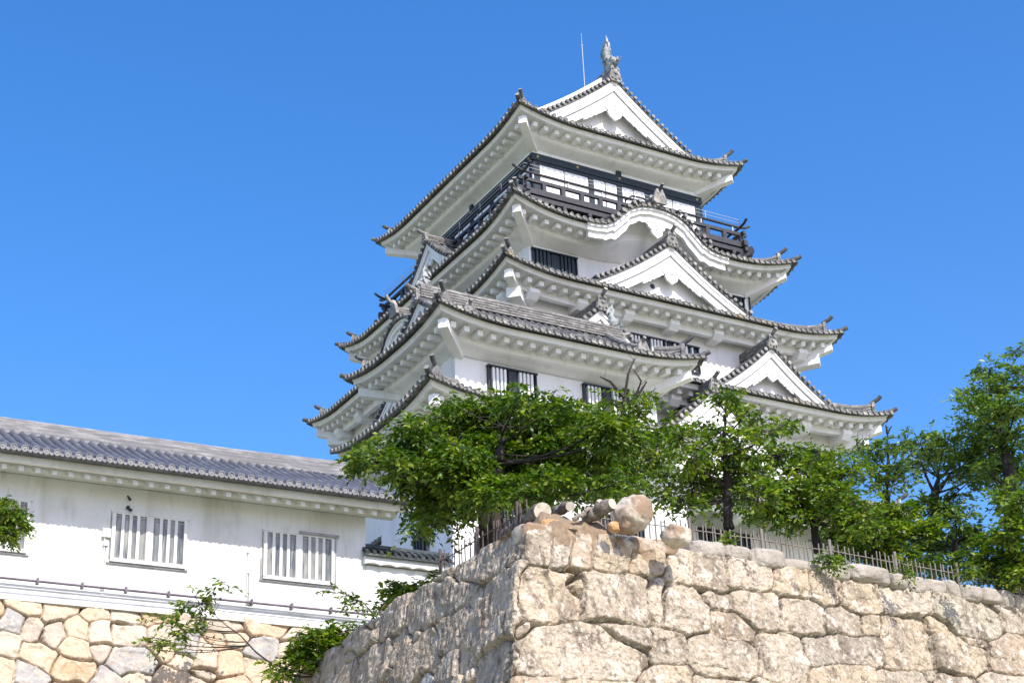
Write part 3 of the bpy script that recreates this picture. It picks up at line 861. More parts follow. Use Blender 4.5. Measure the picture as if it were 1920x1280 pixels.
# --- first roof
r1 = new_roof(keep)
R1 = Roof(0, -.4, 12.9, 15.2, 30.95, 3.2, U=.5, G=4.2, ov=2.25, keta='arms')
R1.build_tiles(r1); R1.build_under(r1, rafter_parts=False, rest=side_rafters); R1.build_hips(r1, ALLC, h=.42)
make_gable(r1, 'gable', -.35, -15.1, (0, -1), 6.3, 31.5, 36.42, 3.2, rec=.7, pend=1.0, ridge_h=.55, boards=(.55, .50), oni=.75)
slats_window(keep, (0, -W2[1] - .02), (1, 0), (0, -1), .3, 3.6, 27.0, 29.75, 'black_wood', 4, bar='black_wood')
slats_window(keep, (0, -W2[1] - .02), (1, 0), (0, -1), -4.4, -1.1, 27.0, 29.75, 'black_wood', 4, bar='black_wood')
o = side_rafters.build('rafter', 'plaster', keep); o['kind'] = 'stuff'


# ================================================================== CORNER TURRET
tur = thing('corner_turret', 'two-storey white turret before the left half of the keep, partly behind a tree', 'turret', (-12, -15, 24))
wallbox(5.62, 3.0, 30.6, 34.7, -11.72, -14.9, tur)
wallbox(6.4, 3.55, 22.0, 30.6, -11.6, -14.95, tur)
ta = new_roof(tur)
trest = MB()
TA = Roof(-11.86, -15.05, 7.43, 4.95, 35.12, 4.95, deep='FB', al=.40, be=.045, U=.52, G=4.4, rg=1.75, ov=2.05)
TA.build_tiles(ta, pitch=.40); TA.build_under(ta, rp=.70, rest=trest); TA.build_hips(ta, ALLC, h=.46, w=.42)
mb = MB(); mb.sweep(layers(.55, .70, 5), [(x, -15.05, 38.20) for x in (-17.7, -6.0)], 0)
mb.build('ridge', 'tile_ridge', ta)
for ox, gx in ((-1, -17.62), (1, -6.10)):
    make_gable(ta, 'gable', gx, -15.05, (ox, 0), 3.25, 35.95, 38.0, .5, rec=.45, pend=.6, ridge_h=.7, boards=(.36, .34), oni=.7)
for x in (-16.75, -6.95):     # ridges that descend the front slope beside the gables
    mb = MB()
    path = [TA.P('F', x + 11.86, r, .02) for r in np.linspace(4.9, 1.7, 9)]
    mb.sweep(layers(.36, .34, 3), path, 0)
    e = path[-1]
    mb.prism([(-.28, -.2), (-.34, .15), (-.2, .5), (0, .72), (.2, .5), (.34, .15), (.28, -.2)], e + np.array([0, -.05, .1]), (1, 0, 0), (0, 0, 1), (0, 1, 0), .18, 1)
    mb.tube([e + np.array([0, .1, .6]), e + np.array([0, -.3, .78])], .1, 8, 1)
    mb.build('descending_ridge', ('tile_ridge', 'tile_end'), ta)
shachi(ta, (-17.35, -15.05, 38.85), (-1, 0), .45); shachi(ta, (-6.35, -15.05, 38.85), (1, 0), .50)
slats_window(tur, (0, -17.9), (1, 0), (0, -1), -15.60, -13.10, 31.9, 33.75, 'black_wood', 4, bar='plaster', lattice_w=.12, proud=.10)
slats_window(tur, (0, -17.9), (1, 0), (0, -1), -10.33, -7.85, 31.9, 33.78, 'black_wood', 4, bar='plaster', lattice_w=.12, proud=.10)
tb = new_roof(tur)
TB = Roof(-12.4, -15.9, 7.96, 5.1, 30.78, 3.0, U=.52, G=4.2, ov=2.45, sides='FL')
TB.build_tiles(tb, pitch=.40); TB.build_under(tb, rp=.70, rest=trest); TB.build_hips(tb, [(-1, -1)], rtop=3.0)
o = trest.build('rafter', 'plaster', tur); o['kind'] = 'stuff'
slats_window(tur, (-18.0, 0), (0, -1), (-1, 0), 15.0, 16.2, 24.0, 25.93, 'black_wood', 3, bar='grey_wood', mull=False)
slats_window(tur, (0, -18.5), (1, 0), (0, -1), -10.3, -7.9, 24.8, 27.0, 'black_wood', 4, bar='grey_wood')
slats_window(tur, (0, -18.5), (1, 0), (0, -1), -15.8, -13.4, 24.8, 27.0, 'black_wood', 4, bar='grey_wood')

# ================================================================== LONG GALLERY ON THE LEFT
GA = math.radians(-3)
ga = np.array([math.cos(GA), math.sin(GA), 0]); gn = np.array([math.sin(GA), -math.cos(GA), 0]); GP = np.array([-26.4525, -27.5195, 0])
def G(a, off, z): return GP + ga * a + gn * off + np.array([0, 0, z])
def GB(mb, a0, a1, o0, o1, z0, z1, m=0):
    mb.box(G((a0 + a1) / 2, (o0 + o1) / 2, (z0 + z1) / 2), abs(a1 - a0) / 2, abs(o1 - o0) / 2, abs(z1 - z0) / 2, ga, gn, (0, 0, 1), m)
A0 = -26.0
gal = thing('gallery_building', 'long low white plastered gallery with a blue-grey tiled roof and barred windows', 'building', tuple(G(-6, -3, 17.7)))
mb = MB()
GB(mb, A0, 0, -6.0, 0, 17.75, 21.78); mb.build('wall', 'old_plaster', gal)
mb = MB(); GB(mb, A0, 0.02, -.02, .10, 17.62, 17.90); GB(mb, A0, .1, -.1, .22, 17.45, 17.62); mb.build('plinth', 'old_plaster', gal)
mb = MB()
mb.prism([(-.05, 21.80), (.42, 21.80), (.50, 21.86), (.62, 22.2), (-.05, 22.2)], G((A0 + 1.05) / 2, 0, 0), gn, (0, 0, 1), ga, 1.05 - A0)
mb.build('eave_beam', 'old_plaster', gal)
grf = new_roof(gal)
def gz(r): return 22.05 + .43 * r + .018 * r * r
mb = MB()
rr = np.linspace(-.14, 4.6, 9)
mb.grid([[G(a, 1.62 - r, gz(r)) for a in (A0, 1.05)] for r in rr], 0)
mb.grid([[G(a, -7.6 + r, gz(r)) for a in (A0, 1.05)] for r in rr], 0)
mb.grid([[G(a, o_, z_) for a in (A0, 1.05)] for o_, z_ in ((1.76, 21.99), (1.76, 21.91), (1.30, 21.92))], 0, False)
k = 0
rg_ = random.Random(3)
a = .95
while a > A0:
    ring = []
    js = np.linspace(-.12, 4.55, 32)
    jit = rg_.uniform(-.012, .012)
    for i, r in enumerate(js):
        c = G(a + jit * math.sin(i * .7), 1.62 - r, gz(r))
        R_ = .112 * (1 + .05 * ((i % 4) / 4 - .5))
        tn = np.array([0, 0, .46]) - gn; tn /= np.linalg.norm(tn); u = np.cross(ga, tn); u *= np.sign(u[2])
        ring.append([c + R_ * (math.cos(t) * ga + math.sin(t) * u * 1.2) for t in np.linspace(0, math.pi, 7)])
    mb.grid(ring, 0, True)
    c = G(a, 1.76, 22.02)
    circ = [(math.cos(2 * math.pi * j / 12), math.sin(2 * math.pi * j / 12)) for j in range(12)]
    rings = [[c + gn * off + .122 * f * (x * ga + y * np.array([0, 0, 1])) for x, y in circ] for off, f in ((-.1, 1), (.05, 1), (.05, .78), (.025, .72), (.025, .3), (.04, .25))]
    mb.grid(rings, 1, False, closed=True); mb.add(rings[-1], [tuple(range(12))], 1)
    c2 = G(a - .1735, 1.79, 21.98); zv = np.array([0, 0, 1.])
    mb.add([c2 - ga * .085 + zv * .02, c2 - ga * .055 - zv * .06, c2 - zv * .09, c2 + ga * .055 - zv * .06, c2 + ga * .085 + zv * .02], [(0, 1, 2, 3, 4)], 1)
    a -= .347
mb.build('tiles', ('blue_tile', 'blue_end'), grf)
mb = MB()
mb.sweep(layers(.50, .54, 4, inset=.012, cap=.13), [G(A0, -3.0, 24.28), G(-4, -3.0, 24.30), G(.55, -3.0, 24.40)], 0)
mb.prism([(-.35, -.3), (-.4, .2), (-.2, .7), (.2, .7), (.4, .2), (.35, -.3)], G(.6, -3.0, 24.4), gn, (0, 0, 1), ga, .16)
mb.build('ridge', 'gal_ridge', grf)
mb = MB()
mb.prism([(1.36, 21.70), (1.36, 21.93), (1.16, 21.95), (1.16, 21.70)], G((A0 + 1.1) / 2, 0, 0), gn, (0, 0, 1), ga, 1.1 - A0)
mb.build('fascia', 'old_plaster', grf)
mb = MB()
mb.prism([(1.30, 21.80), (1.30, 21.92), (.4, 22.35), (.4, 22.2)], G((A0 + 1.05) / 2, 0, 0), gn, (0, 0, 1), ga, 1.05 - A0)
mb.build('soffit', 'old_plaster', grf)
mb = MB()   # plaster verge board at the right-hand end
for sg in (1,):
    mb.prism([(1.6, 21.62), (1.62, 22.0), (-3, 24.2), (-3, 23.75)], G(1.12, 0, 0), gn, (0, 0, 1), ga, .2)
    mb.prism([(-7.6, 21.62), (-7.62, 22.0), (-3, 24.2), (-3, 23.75)], G(1.12, 0, 0), gn, (0, 0, 1), ga, .2)
mb.build('verge_board', 'old_plaster', grf)
mb = MB()
mb.prism([(0, 21.7), (-6, 21.7), (-3, 23.9)], G(-.15, 0, 0), gn, (0, 0, 1), ga, .25); mb.build('end_gable', 'old_plaster', gal)
rm = None
a = .45
while a > A0:
    if rm is None:
        mb = MB(); mb.prism([(1.10, 21.50), (1.08, 21.70), (.3, 22.05), (.3, 21.85)], GP, gn, (0, 0, 1), ga, .16)
        o = mb.build('rafter', 'old_plaster', grf); rm = o.data; a_ref = a
        o.location = tuple(ga * a)
    else:
        o = link(bpy.data.objects.new('rafter', rm)); o.parent = grf; o.location = tuple(ga * a)
    a -= .54
def gal_window(a0, a1, z0, z1, dark_right=False, rusty=False):
    mb = MB(); GB(mb, a0, a1, .004, .02, z0, z1)
    w = mb.build('window', 'curtain', gal)
    mb = MB()
    GB(mb, a0 - .17, a1 + .17, 0, .09, z1 + .05, z1 + .12); GB(mb, a0 - .12, a1 + .12, 0, .07, z1, z1 + .05)
    GB(mb, a0 - .12, a0, 0, .14, z0 - .06, z1); GB(mb, a1, a1 + .10, 0, .14, z0 - .06, z1); GB(mb, a0 - .12, a1 + .10, 0, .12, z0 - .13, z0)
    mid = (a0 + a1) / 2; GB(mb, mid - .12, mid + .12, 0, .09, z0, z1)
    mb.build('frame', 'old_plaster', w)
    mb = MB(); GB(mb, a0 - .22, a1 + .2, 0, .06, z0 - .20, z0 - .14); GB(mb, a0 - .15, a0 - .125, 0, .03, z0, z1)
    if dark_right:
        GB(mb, mid - .02, a1 + .28, .09, .14, z1 + .06, z1 + .15); GB(mb, a1 + .11, a1 + .19, .0, .10, z0 - .2, z1 + .1)
        GB(mb, a0 - .19, a0 - .13, 0, .06, z0 - .15, z0 + .6)
    mb.build('trim', 'old_frame', w)
    mb = MB()
    for s_ in ((a0, mid - .13), (mid + .13, a1)):
        for k in range(5):
            x = s_[0] + (s_[1] - s_[0]) * k / 4; GB(mb, x - .012, x + .012, .02, .045, z0, z1)
        GB(mb, s_[0], s_[1], .02, .04, z1 - .12, z1 - .09)
    mb.build('sash', 'old_frame', w)
    for s_ in ((a0, mid - .13), (mid + .13, a1)):
        for k in range(3):
            x = s_[0] + (s_[1] - s_[0]) * (k + 1) / 4
            mb = MB(); GB(mb, x - .052, x + .052, .02, .07, z0, z1); mb.build('bar', 'old_plaster', w)
gal_window(-9.08, -6.72, 19.24, 20.80)
gal_window(-3.74, -1.34, 19.20, 20.78, True)
gal_window(-14.4, -12.03, 19.20, 20.82)
# cable box, conduits and pipes fixed to the wall
mb = MB(); GB(mb, -9.50, -9.22, 0, .13, 19.92, 20.22); GB(mb, -9.44, -9.28, .02, .12, 19.62, 19.80)
mb.build('cable_box', 'box_paint', gal)
mb = MB(); mb.tube([G(-9.40, .05, 20.0), G(-9.40, .05, 17.95)], .028, 6); mb.tube([G(-9.33, .05, 19.7), G(-9.33, .05, 17.95)], .02, 6)
mb.build('conduit', 'box_paint', gal)
mb = MB(); mb.tube([G(-4.40, .05, 20.0), G(-4.40, .05, 18.0)], .022, 6); mb.tube([G(-4.33, .05, 19.2), G(-4.33, .05, 18.0), G(-4.5, .12, 17.9)], .028, 6); GB(mb, -4.44, -4.34, 0, .1, 19.93, 20.04); GB(mb, -4.42, -4.28, 0, .1, 19.2, 19.3)
mb.build('conduit', 'box_paint', gal)
mb = MB(); mb.tube([G(A0, .16, 18.17), G(.3, .16, 18.14)], .042, 7)
for a in np.arange(A0, 0, 1.45): GB(mb, a - .03, a + .03, 0, .22, 18.05, 18.26)
mb.build('pipe', 'brown_pipe', gal)
mb = MB(); mb.tube([G(A0, .20, 17.98), G(-5.3, .20, 17.97), G(.3, .2, 17.93)], .034, 7); mb.tube([G(A0, .26, 17.86), G(-6.3, .26, 17.84), G(-5.2, .26, 17.72), G(.2, .26, 17.70)], .026, 7)
mb.build('pipe', 'steel', gal)
mb = MB()
mb.tube([G(-8.72, .05, 21.47), G(-8.66, .18, 21.30)], [.03, .05], 6, 0); GB(mb, -8.74, -8.64, .0, .14, 21.02, 21.10); mb.tube([G(-8.69, .1, 21.0), G(-8.62, .22, 20.92)], [.04, .06], 6)
mb.build('bracket', 'black_wood', gal)

# small tile-capped plaster wall that carries on from the gallery
lw = thing('plaster_wall', 'low white plaster wall with a dark tiled cap between the gallery and the turret', 'wall', tuple(G(1.5, -.3, 17.7)))
mb = MB(); GB(mb, .02, 3.4, -.45, -.02, 16.5, 20.0); mb.build('wall', 'old_plaster', lw)
mb = MB()
pts = [(0.0, 20.28)] + [(.0 + 3.4 * i / 60, 19.98 + .07 * abs(math.sin(math.pi * i / 11.0)) - .0) for i in range(61)] + [(3.4, 20.28)]
mb.prism(pts, G(-.1, .16, 0), ga, (0, 0, 1), gn, .10); GB(mb, -.1, 3.3, -.5, .12, 20.05, 20.26); mb.build('cornice', 'old_plaster', lw)
mb = MB()
mb.grid([[G(a, o_, z_) for a in (-.15, 3.4)] for o_, z_ in ((.34, 20.26), (.34, 20.34), (-.22, 20.66), (-.22, 20.72), (-.34, 20.72), (-.34, 20.3))], 0, False)
a = -.05
while a < 3.4:
    mb.tube([G(a, .38, 20.38), G(a, -.15, 20.68)], [.075, .075], 8, 0, True, 1); a += .27
mb.sweep(layers(.26, .18, 2, cap=.08), [G(-.15, -.25, 20.62), G(3.4, -.25, 20.62)], 0)
mb.build('cap_tiles', ('dark_tile', 'tile'), lw)

# ================================================================== STONE WALLS
def hashn(ix, iy, seed):
    h = (ix.astype(np.int64) * 374761393 + iy.astype(np.int64) * 668265263 + seed * 1442695041) & 0x7fffffff
    h = (h ^ (h >> 13)) * 1274126177 & 0x7fffffff
    return ((h ^ (h >> 16)) & 0xffff) / 65535.0
def vnoise(x, y, seed=0):
    ix, iy = np.floor(x), np.floor(y); fx, fy = x - ix, y - iy
    fx = fx * fx * (3 - 2 * fx); fy = fy * fy * (3 - 2 * fy)
    a = hashn(ix, iy, seed); b = hashn(ix + 1, iy, seed); c = hashn(ix, iy + 1, seed); d = hashn(ix + 1, iy + 1, seed)
    return (a * (1 - fx) + b * fx) * (1 - fy) + (c * (1 - fx) + d * fx) * fy
def fbm(x, y, seed=0, o=4, ridged=False):
    v = 0; amp = .5
    for i in range(o):
        n = vnoise(x * 2 ** i + 17.3 * i, y * 2 ** i + 5.7 * i, seed + i)
        v = v + amp * ((1 - abs(2 * n - 1)) if ridged else n); amp *= .5
    return v

def stone_field(S, Hh, stones, seed, pw=3.2, warp=.10, gap=.035, cols=None, rnd_edge=1.0, rough_k=1.0, rota=.10):
    """returns outward displacement and a colour for every (s,h) of the wall"""
    shp = S.shape
    s = S.ravel(); h = Hh.ravel()
    ws = s + warp * (fbm(s * 1.3, h * 1.3, seed, 3) - .5) * 2 + .035 * (fbm(s * 6, h * 6, seed + 9, 2) - .4)
    wh = h + warp * (fbm(s * 1.3 + 40, h * 1.3, seed + 3, 3) - .5) * 2 + .035 * (fbm(s * 6 + 9, h * 6, seed + 8, 2) - .4)
    st = np.array([x[:4] for x in stones])
    d1 = np.full(s.shape, 1e9); d2 = np.full(s.shape, 1e9); i1 = np.zeros(s.shape, int)
    r = np.random.RandomState(seed)
    rot = r.uniform(-rota, rota, len(st)); pws = pw * r.uniform(.7, 1.5, len(st))
    for i, (sx, hx, w, hh) in enumerate(st):
        c, sn = math.cos(rot[i]), math.sin(rot[i])
        a = ((ws - sx) * c + (wh - hx) * sn) / w; b = ((wh - hx) * c - (ws - sx) * sn) / hh
        p_ = pws[i]; d = (np.abs(a) ** p_ + np.abs(b) ** p_) ** (1 / p_)
        sc = min(w, hh) * .75 + max(w, hh) * .25
        d = (d - 1) * sc
        m = d < d1
        d2 = np.where(m, d1, np.minimum(d2, d)); i1 = np.where(m, i, i1); d1 = np.where(m, d, d1)
    e = (d2 - d1) * .5
    gw = gap * (.40 + 15.0 * np.clip(fbm(s * 1.5 + 3, h * 1.5, seed + 5, 2) - .44, 0, 1))
    groove = 1 / (1 + np.exp(-np.clip((e - gw) / (.005 + gw * .12), -40, 40)))
    hole = np.clip((d1 - .30) / .10, 0, 1)            # gaps no stone reaches
    off = r.uniform(-.055, .055, len(st)); tx = r.uniform(-.07, .07, len(st)); ty = r.uniform(-.06, .05, len(st))
    ds = s - st[i1, 0]; dh = h - st[i1, 1]
    body = off[i1] + tx[i1] * ds - ty[i1] * dh - (.035 * np.exp(-e / .022) + rnd_edge * .06 * np.exp(-e / .22))
    rough = .035 * (fbm(s * 1.6 + i1 * 5.1, h * 1.6, seed + 21, 3) - .45) + .035 * (fbm(s * 4.5 + i1 * 3.7, h * 4.5, seed + 22, 4, True) - .5) + .018 * (fbm(s * 16, h * 16, seed + 23, 2) - .5)
    # chipped facets and cracks inside the blocks
    fc = fbm(s * .95 + i1 * 2.3, h * 1.2 + i1, seed + 41, 2) * 5.5
    step = np.floor(fc) + np.clip((fc - np.floor(fc) - .86) / .14, 0, 1)
    crack = np.clip((fbm(s * .9 + 7, h * .9 + i1 * .7, seed + 47, 3, True) - .865) / .02, 0, 1) * np.clip((vnoise(s * .5, h * .5, seed + 50) - .45) * 5, 0, 1)
    rough = rough * rough_k + .038 * (step - 2) - .06 * crack
    disp = groove * (body + rough) - (1 - groove) * (.40 + .10 * fbm(s * 5, h * 5, seed + 30, 2)) 
    disp = disp * (1 - hole) - hole * .24
    cl = np.array(cols if cols is not None else [x[4] for x in stones])[i1]
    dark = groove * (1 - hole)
    cl = cl * dark[:, None] + np.array([.13, .10, .065]) * (1 - dark)[:, None]     # recess shade painted into the joint colour, as dark brown
    return disp.reshape(shp), cl.reshape(shp + (3,)), e.reshape(shp)

def mesh_from_grid(name, P, C, m, parent, base):
    a, b = P.shape[:2]
    V = (P.reshape(-1, 3) - base)
    idx = np.arange(a * b).reshape(a, b)
    F = np.stack([idx[:-1, :-1], idx[:-1, 1:], idx[1:, 1:], idx[1:, :-1]], -1).reshape(-1, 4)
    me = bpy.data.meshes.new(name)
    me.vertices.add(len(V)); me.vertices.foreach_set('co', V.astype(np.float32).ravel())
    me.loops.add(F.size); me.loops.foreach_set('vertex_index', F.astype(np.int32).ravel())
    me.polygons.add(len(F)); me.polygons.foreach_set('loop_start', (np.arange(len(F)) * 4).astype(np.int32))
    me.polygons.foreach_set('loop_total', np.full(len(F), 4, np.int32))
    me.update(calc_edges=True)
    me.polygons.foreach_set('use_smooth', [True] * len(F))
    at = me.color_attributes.new('stone_tint', 'FLOAT_COLOR', 'POINT')
    cc = np.concatenate([C.reshape(-1, 3), np.ones((a * b, 1))], 1)
    at.data.foreach_set('color', cc.astype(np.float32).ravel())
    me.materials.append(M[m]); me.validate()
    o = link(bpy.data.objects.new(name, me)); o.parent = parent; BASE[o.name] = base
    return o

PC = np.array([-32.69, -49.10, 13.75]); DN = np.array([-.29, -.25, -1.0])
EF = np.array([math.cos(math.radians(2.5)), math.sin(math.radians(2.5)), 0]); EL = np.array([math.cos(math.radians(85)), math.sin(math.radians(85)), 0])
NF = np.array([EF[1], -EF[0], .25]); NF /= np.linalg.norm(NF); NL = np.array([-EL[1], EL[0], .28]); NL /= np.linalg.norm(NL)
PAL = [(.39, .32, .225), (.42, .36, .275), (.34, .29, .22), (.41, .335, .23), (.37, .315, .24), (.32, .28, .225), (.43, .375, .29), (.37, .295, .205), (.36, .285, .205)]
r_ = random.Random(5)
FS = [(0.4, 0.42, 0.38, 0.47), (1.04, 0.41, 0.25, 0.46), (1.6, 0.39, 0.31, 0.41), (2.44, 0.26, 0.53, 0.47), (3.49, 0.15, 0.52, 0.45), (0.78, 1.57, 0.94, 0.69), (1.34, 1.2, 0.41, 0.27), (2.8, 1.38, 1.15, 0.69), (1.83, 2.82, 1.82, 0.68), (2.9, 2.32, 0.93, 0.33), (0.45, 3.96, 0.89, 0.41), (2.4, 3.96, 0.97, 0.47), (4.42, 0.27, 0.4, 0.43), (5.35, 0.3, 0.46, 0.53), (6.58, 0.2, 0.74, 0.43), (7.86, 0.19, 0.54, 0.46), (8.99, 0.22, 0.51, 0.49), (10.24, 0.2, 0.72, 0.55), (11.87, 0.1, 0.93, 0.5), (14.05, 0.29, 1.33, 0.71), (16.29, 0.09, 0.92, 0.51), (3.71, 1.29, 0.43, 0.67), (4.62, 1.43, 0.76, 0.69), (5.46, 1.05, 0.64, 0.25), (6.77, 1.11, 0.75, 0.57), (6.01, 1.74, 0.71, 0.51), (8.21, 1.11, 0.75, 0.48), (9.56, 1.01, 0.61, 0.42), (10.48, 1.03, 0.31, 0.29), (11.74, 1.39, 0.97, 0.76), (13.05, 0.77, 0.55, 0.26), (14.17, 1.12, 0.65, 0.2), (4.11, 2.39, 0.57, 0.46), (5.7, 2.46, 1.03, 0.59), (7.55, 2.3, 0.81, 0.72), (9.58, 1.86, 1.33, 0.41), (13.55, 1.54, 1.03, 0.55), (15.39, 1.31, 0.81, 0.58), (9.47, 2.63, 1.15, 0.32), (11.52, 2.52, 0.9, 0.37), (4.1, 3.25, 0.74, 0.39), (13.37, 2.41, 0.82, 0.29), (5.77, 3.48, 0.93, 0.38), (7.5, 3.44, 0.83, 0.39), (17.03, 1.3, 0.86, 0.74), (15.07, 2.39, 0.91, 0.45)]
LS = [(0.45, 0.4, 0.51, 0.47), (1.85, 0.28, 0.93, 0.61), (3.51, 0.04, 0.81, 0.54), (5.89, -0.44, 1.73, 0.4), (4.0, 0.51, 1.12, 0.49), (6.27, 0.3, 1.22, 0.56), (8.28, -0.02, 1.12, 0.64), (10.79, -0.34, 1.37, 0.67), (1.62, 1.78, 1.81, 1.22), (3.73, 1.47, 1.42, 0.63), (1.14, 2.94, 1.22, 0.76), (7.58, 0.89, 0.77, 0.43), (5.71, 1.7, 1.67, 0.72), (3.77, 2.4, 0.8, 0.49), (2.27, 3.03, 0.5, 0.35), (1.49, 3.0, 0.54, 0.54), (5.29, 2.27, 0.81, 0.37), (12.07, -0.25, 2.74, 0.63), (13.56, -0.0, 2.89, 0.6), (9.32, 1.07, 1.49, 0.58)]
stones = [(s, h, w, hh, PAL[r_.randrange(9)]) for s, h, w, hh in FS]
stones[19] = stones[19][:4] + ((.36, .33, .245),)
special = {14: (.50, .33, .19), 15: (.47, .31, .20), 16: (.33, .335, .335), 6: (.43, .36, .28)}
stones += [(-s, h, w, hh, special.get(i, PAL[r_.randrange(9)])) for i, (s, h, w, hh) in enumerate(LS)]
def fill(stones, s0, s1, h0, h1, w, hh, pal, r, cover=.55):
    """fill what is left of the wall with courses of stones"""
    out = list(stones); row = 0; h = h0
    while h < h1:
        s = s0 - r.uniform(0, w)
        while s < s1:
            ww = w * r.uniform(.65, 1.4); sc = s + ww; hc = h + r.uniform(-.08, .08) * (1 + 2.2 * (w < .6))
            if all(abs(sc - q[0]) > (q[2] + ww) * cover or abs(hc - q[1]) > (q[3] + hh) * cover for q in out):
                out.append((sc, hc, ww * .96, hh * r.uniform(.85, 1.1), pal[r.randrange(len(pal))]))
            s += 2 * ww
        h += 2 * hh * .9
    return out
stones = fill(stones, -24, 24, -.1, 6.6, .75, .48, PAL, r_, .72)
stones = fill(stones, -24, 24, 0, 6.6, .30, .22, PAL, r_, .74)
nearw = thing('stone_wall', 'tall corner wall of big rough tan stones in the foreground', 'wall', tuple(PC + np.array([3, 3, -13.7])))
sv = np.concatenate([np.arange(-24, -8, .07), np.arange(-8, -3, .034), np.arange(-3, 19.0, .026), np.arange(19, 24, .1)]); hv = np.concatenate([np.arange(-.18, 4.2, .026), np.arange(4.2, 6.4, .08)])
S_, H_ = np.meshgrid(sv, hv, indexing='ij')
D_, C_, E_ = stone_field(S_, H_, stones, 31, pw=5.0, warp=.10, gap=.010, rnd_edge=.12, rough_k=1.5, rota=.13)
w_ = np.clip((S_ + .07) / .14, 0, 1)[..., None]
N_ = NL * (1 - w_) + NF * w_; N_ = N_ / np.linalg.norm(N_, axis=-1, keepdims=True)
lift = np.where(S_ < 0, np.clip(-S_ / 8, 0, 1) * .62 + .16 * (fbm(S_ * .8, S_ * 0 + 2., 60, 2) - .5), 0) * np.clip(1 - (H_ + .18) / 1.2, 0, 1)
P_ = PC + (H_ - lift)[..., None] * DN + np.where(S_[..., None] > 0, EF * S_[..., None], EL * -S_[..., None])
cr = np.exp(-np.abs(S_) / .10)[..., None] * .05
P_ = P_ + N_ * D_[..., None]
# top edge turns back onto the terrace
rim = []
for k, (dep, dz) in enumerate(((1.4, .02), (.5, .03), (.15, .02))):
    rim.append(P_[:, 0] - N_[:, 0] * np.array([1, 1, 0]) * dep + np.array([0, 0, dz]))
P_ = np.concatenate([np.stack(rim, 1), P_], 1); C_ = np.concatenate([C_[:, :1] * .7] * 3 + [C_], 1)
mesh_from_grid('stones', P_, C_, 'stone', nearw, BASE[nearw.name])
# lower courses, out of view
mb = MB()
q0 = [PC + DN * 6.2 + e for e in (EL * 24 , np.zeros(3), EF * 24)]; q1 = [PC + DN * 14.5 + e for e in (EL * 24, np.zeros(3), EF * 24)]
mb.grid([[a + np.array([.25, .25, 0]) for a in q0], [a + np.array([.25, .25, 0]) for a in q1]], 0, False)
mb.build('lower_courses', 'earth', nearw)

def rock(mb, c, rx, ry, rz, seed, m=0, rough=.18, sub=3, rotz=0.0, sq=.8):
    import bmesh
    bm = bmesh.new(); bmesh.ops.create_icosphere(bm, subdivisions=sub, radius=1)
    from mathutils import noise
    V = []
    for v in bm.verts:
        p = v.co.copy(); n = noise.noise(p * 1.1 + Vector((seed * 3.1, seed, 0))) * 1.2 + .6 * noise.noise(p * 2.7 + Vector((seed, 7, seed))) + .3 * noise.noise(p * 6.5 + Vector((seed, 3, seed)))
        # facet the stone a little
        q = p * (1 + rough * n)
        q = Vector((math.copysign(abs(q.x) ** sq, q.x), math.copysign(abs(q.y) ** sq, q.y), math.copysign(abs(q.z) ** sq, q.z)))
        x, y = q.x * rx, q.y * ry
        V.append((c[0] + x * math.cos(rotz) - y * math.sin(rotz), c[1] + x * math.sin(rotz) + y * math.cos(rotz), c[2] + q.z * rz))
    mb.add(V, [tuple(v.index for v in f.verts) for f in bm.faces], m, True); bm.free()

# weathered grey coping stones along the top of the front face
i = 0; s = 4.9
rc = random.Random(12)
M['coping'] = mat('grey_coping_stone', (0.32, 0.285, 0.235), 0.9, [(2.0, 6, (.42, .385, .33), .48, .72, ONE), (6, 6, (.22, .20, .17), .54, .74, ONE)], (9, 8, .8, .06))
while s < 19:
    w = rc.uniform(.25, .8); hh = rc.uniform(.19, .30)
    mb = MB(); c = PC + EF * (s + w) + np.array([0, .36 + rc.uniform(-.05, .05), .34 + rc.uniform(-.05, .05)])
    rock(mb, c, w * .99, .40, hh, i + 3, 0, .20, 4, math.radians(2.5) + rc.uniform(-.07, .07), .55)
    o = mb.build('coping_stone', 'coping', nearw)
    s += 2 * w * .93; i += 1
for (s, dz, w, hh) in ((3.4, .05, .5, .3), (4.1, .12, .35, .25), (.35, -.02, .34, .24), (2.6, .0, .6, .25)):
    mb = MB(); c = PC + EF * s + np.array([0, .35, dz]); rock(mb, c, w, .4, hh, i + 3, 0, .26, 4, .05, .6); mb.build('coping_stone', 'boulder', nearw); i += 1
for (s, dz, w) in ((2.4, .00, .30), (5.2, .12, .45), (8.6, .30, .40), (11.9, .32, .5)):
    mb = MB(); c = PC + EL * s + np.array([.33, 0, dz]); rock(mb, c, .30, w, .22, i + 3, 0, .22, 4, math.radians(-5)); mb.build('coping_stone', 'coping', nearw); i += 1

# base of the gallery: smaller rounded stones
basew = thing('stone_wall', 'rough wall of small rounded beige stones under the white gallery', 'wall', tuple(G(-6, 0, 0)))
PAL2 = [(.50, .39, .27), (.52, .41, .29), (.43, .36, .28), (.53, .44, .34), (.47, .34, .22), (.34, .325, .31), (.51, .40, .29), (.56, .47, .36), (.53, .37, .245), (.40, .34, .27), (.45, .32, .20), (.48, .41, .33)]
r2_ = random.Random(8)
b = []
s = -27.0
while s < 6:      # long flat stones of the top course
    w = r2_.uniform(.45, .80); b.append((s + w, .28, w, .30, PAL2[r2_.randrange(12)])); s += 2 * w
b = fill(b, -27, 6, .95, 5.2, .50, .44, PAL2, r2_, .62)
b = fill(b, -27, 6, .7, 5.2, .26, .22, PAL2, r2_, .74)

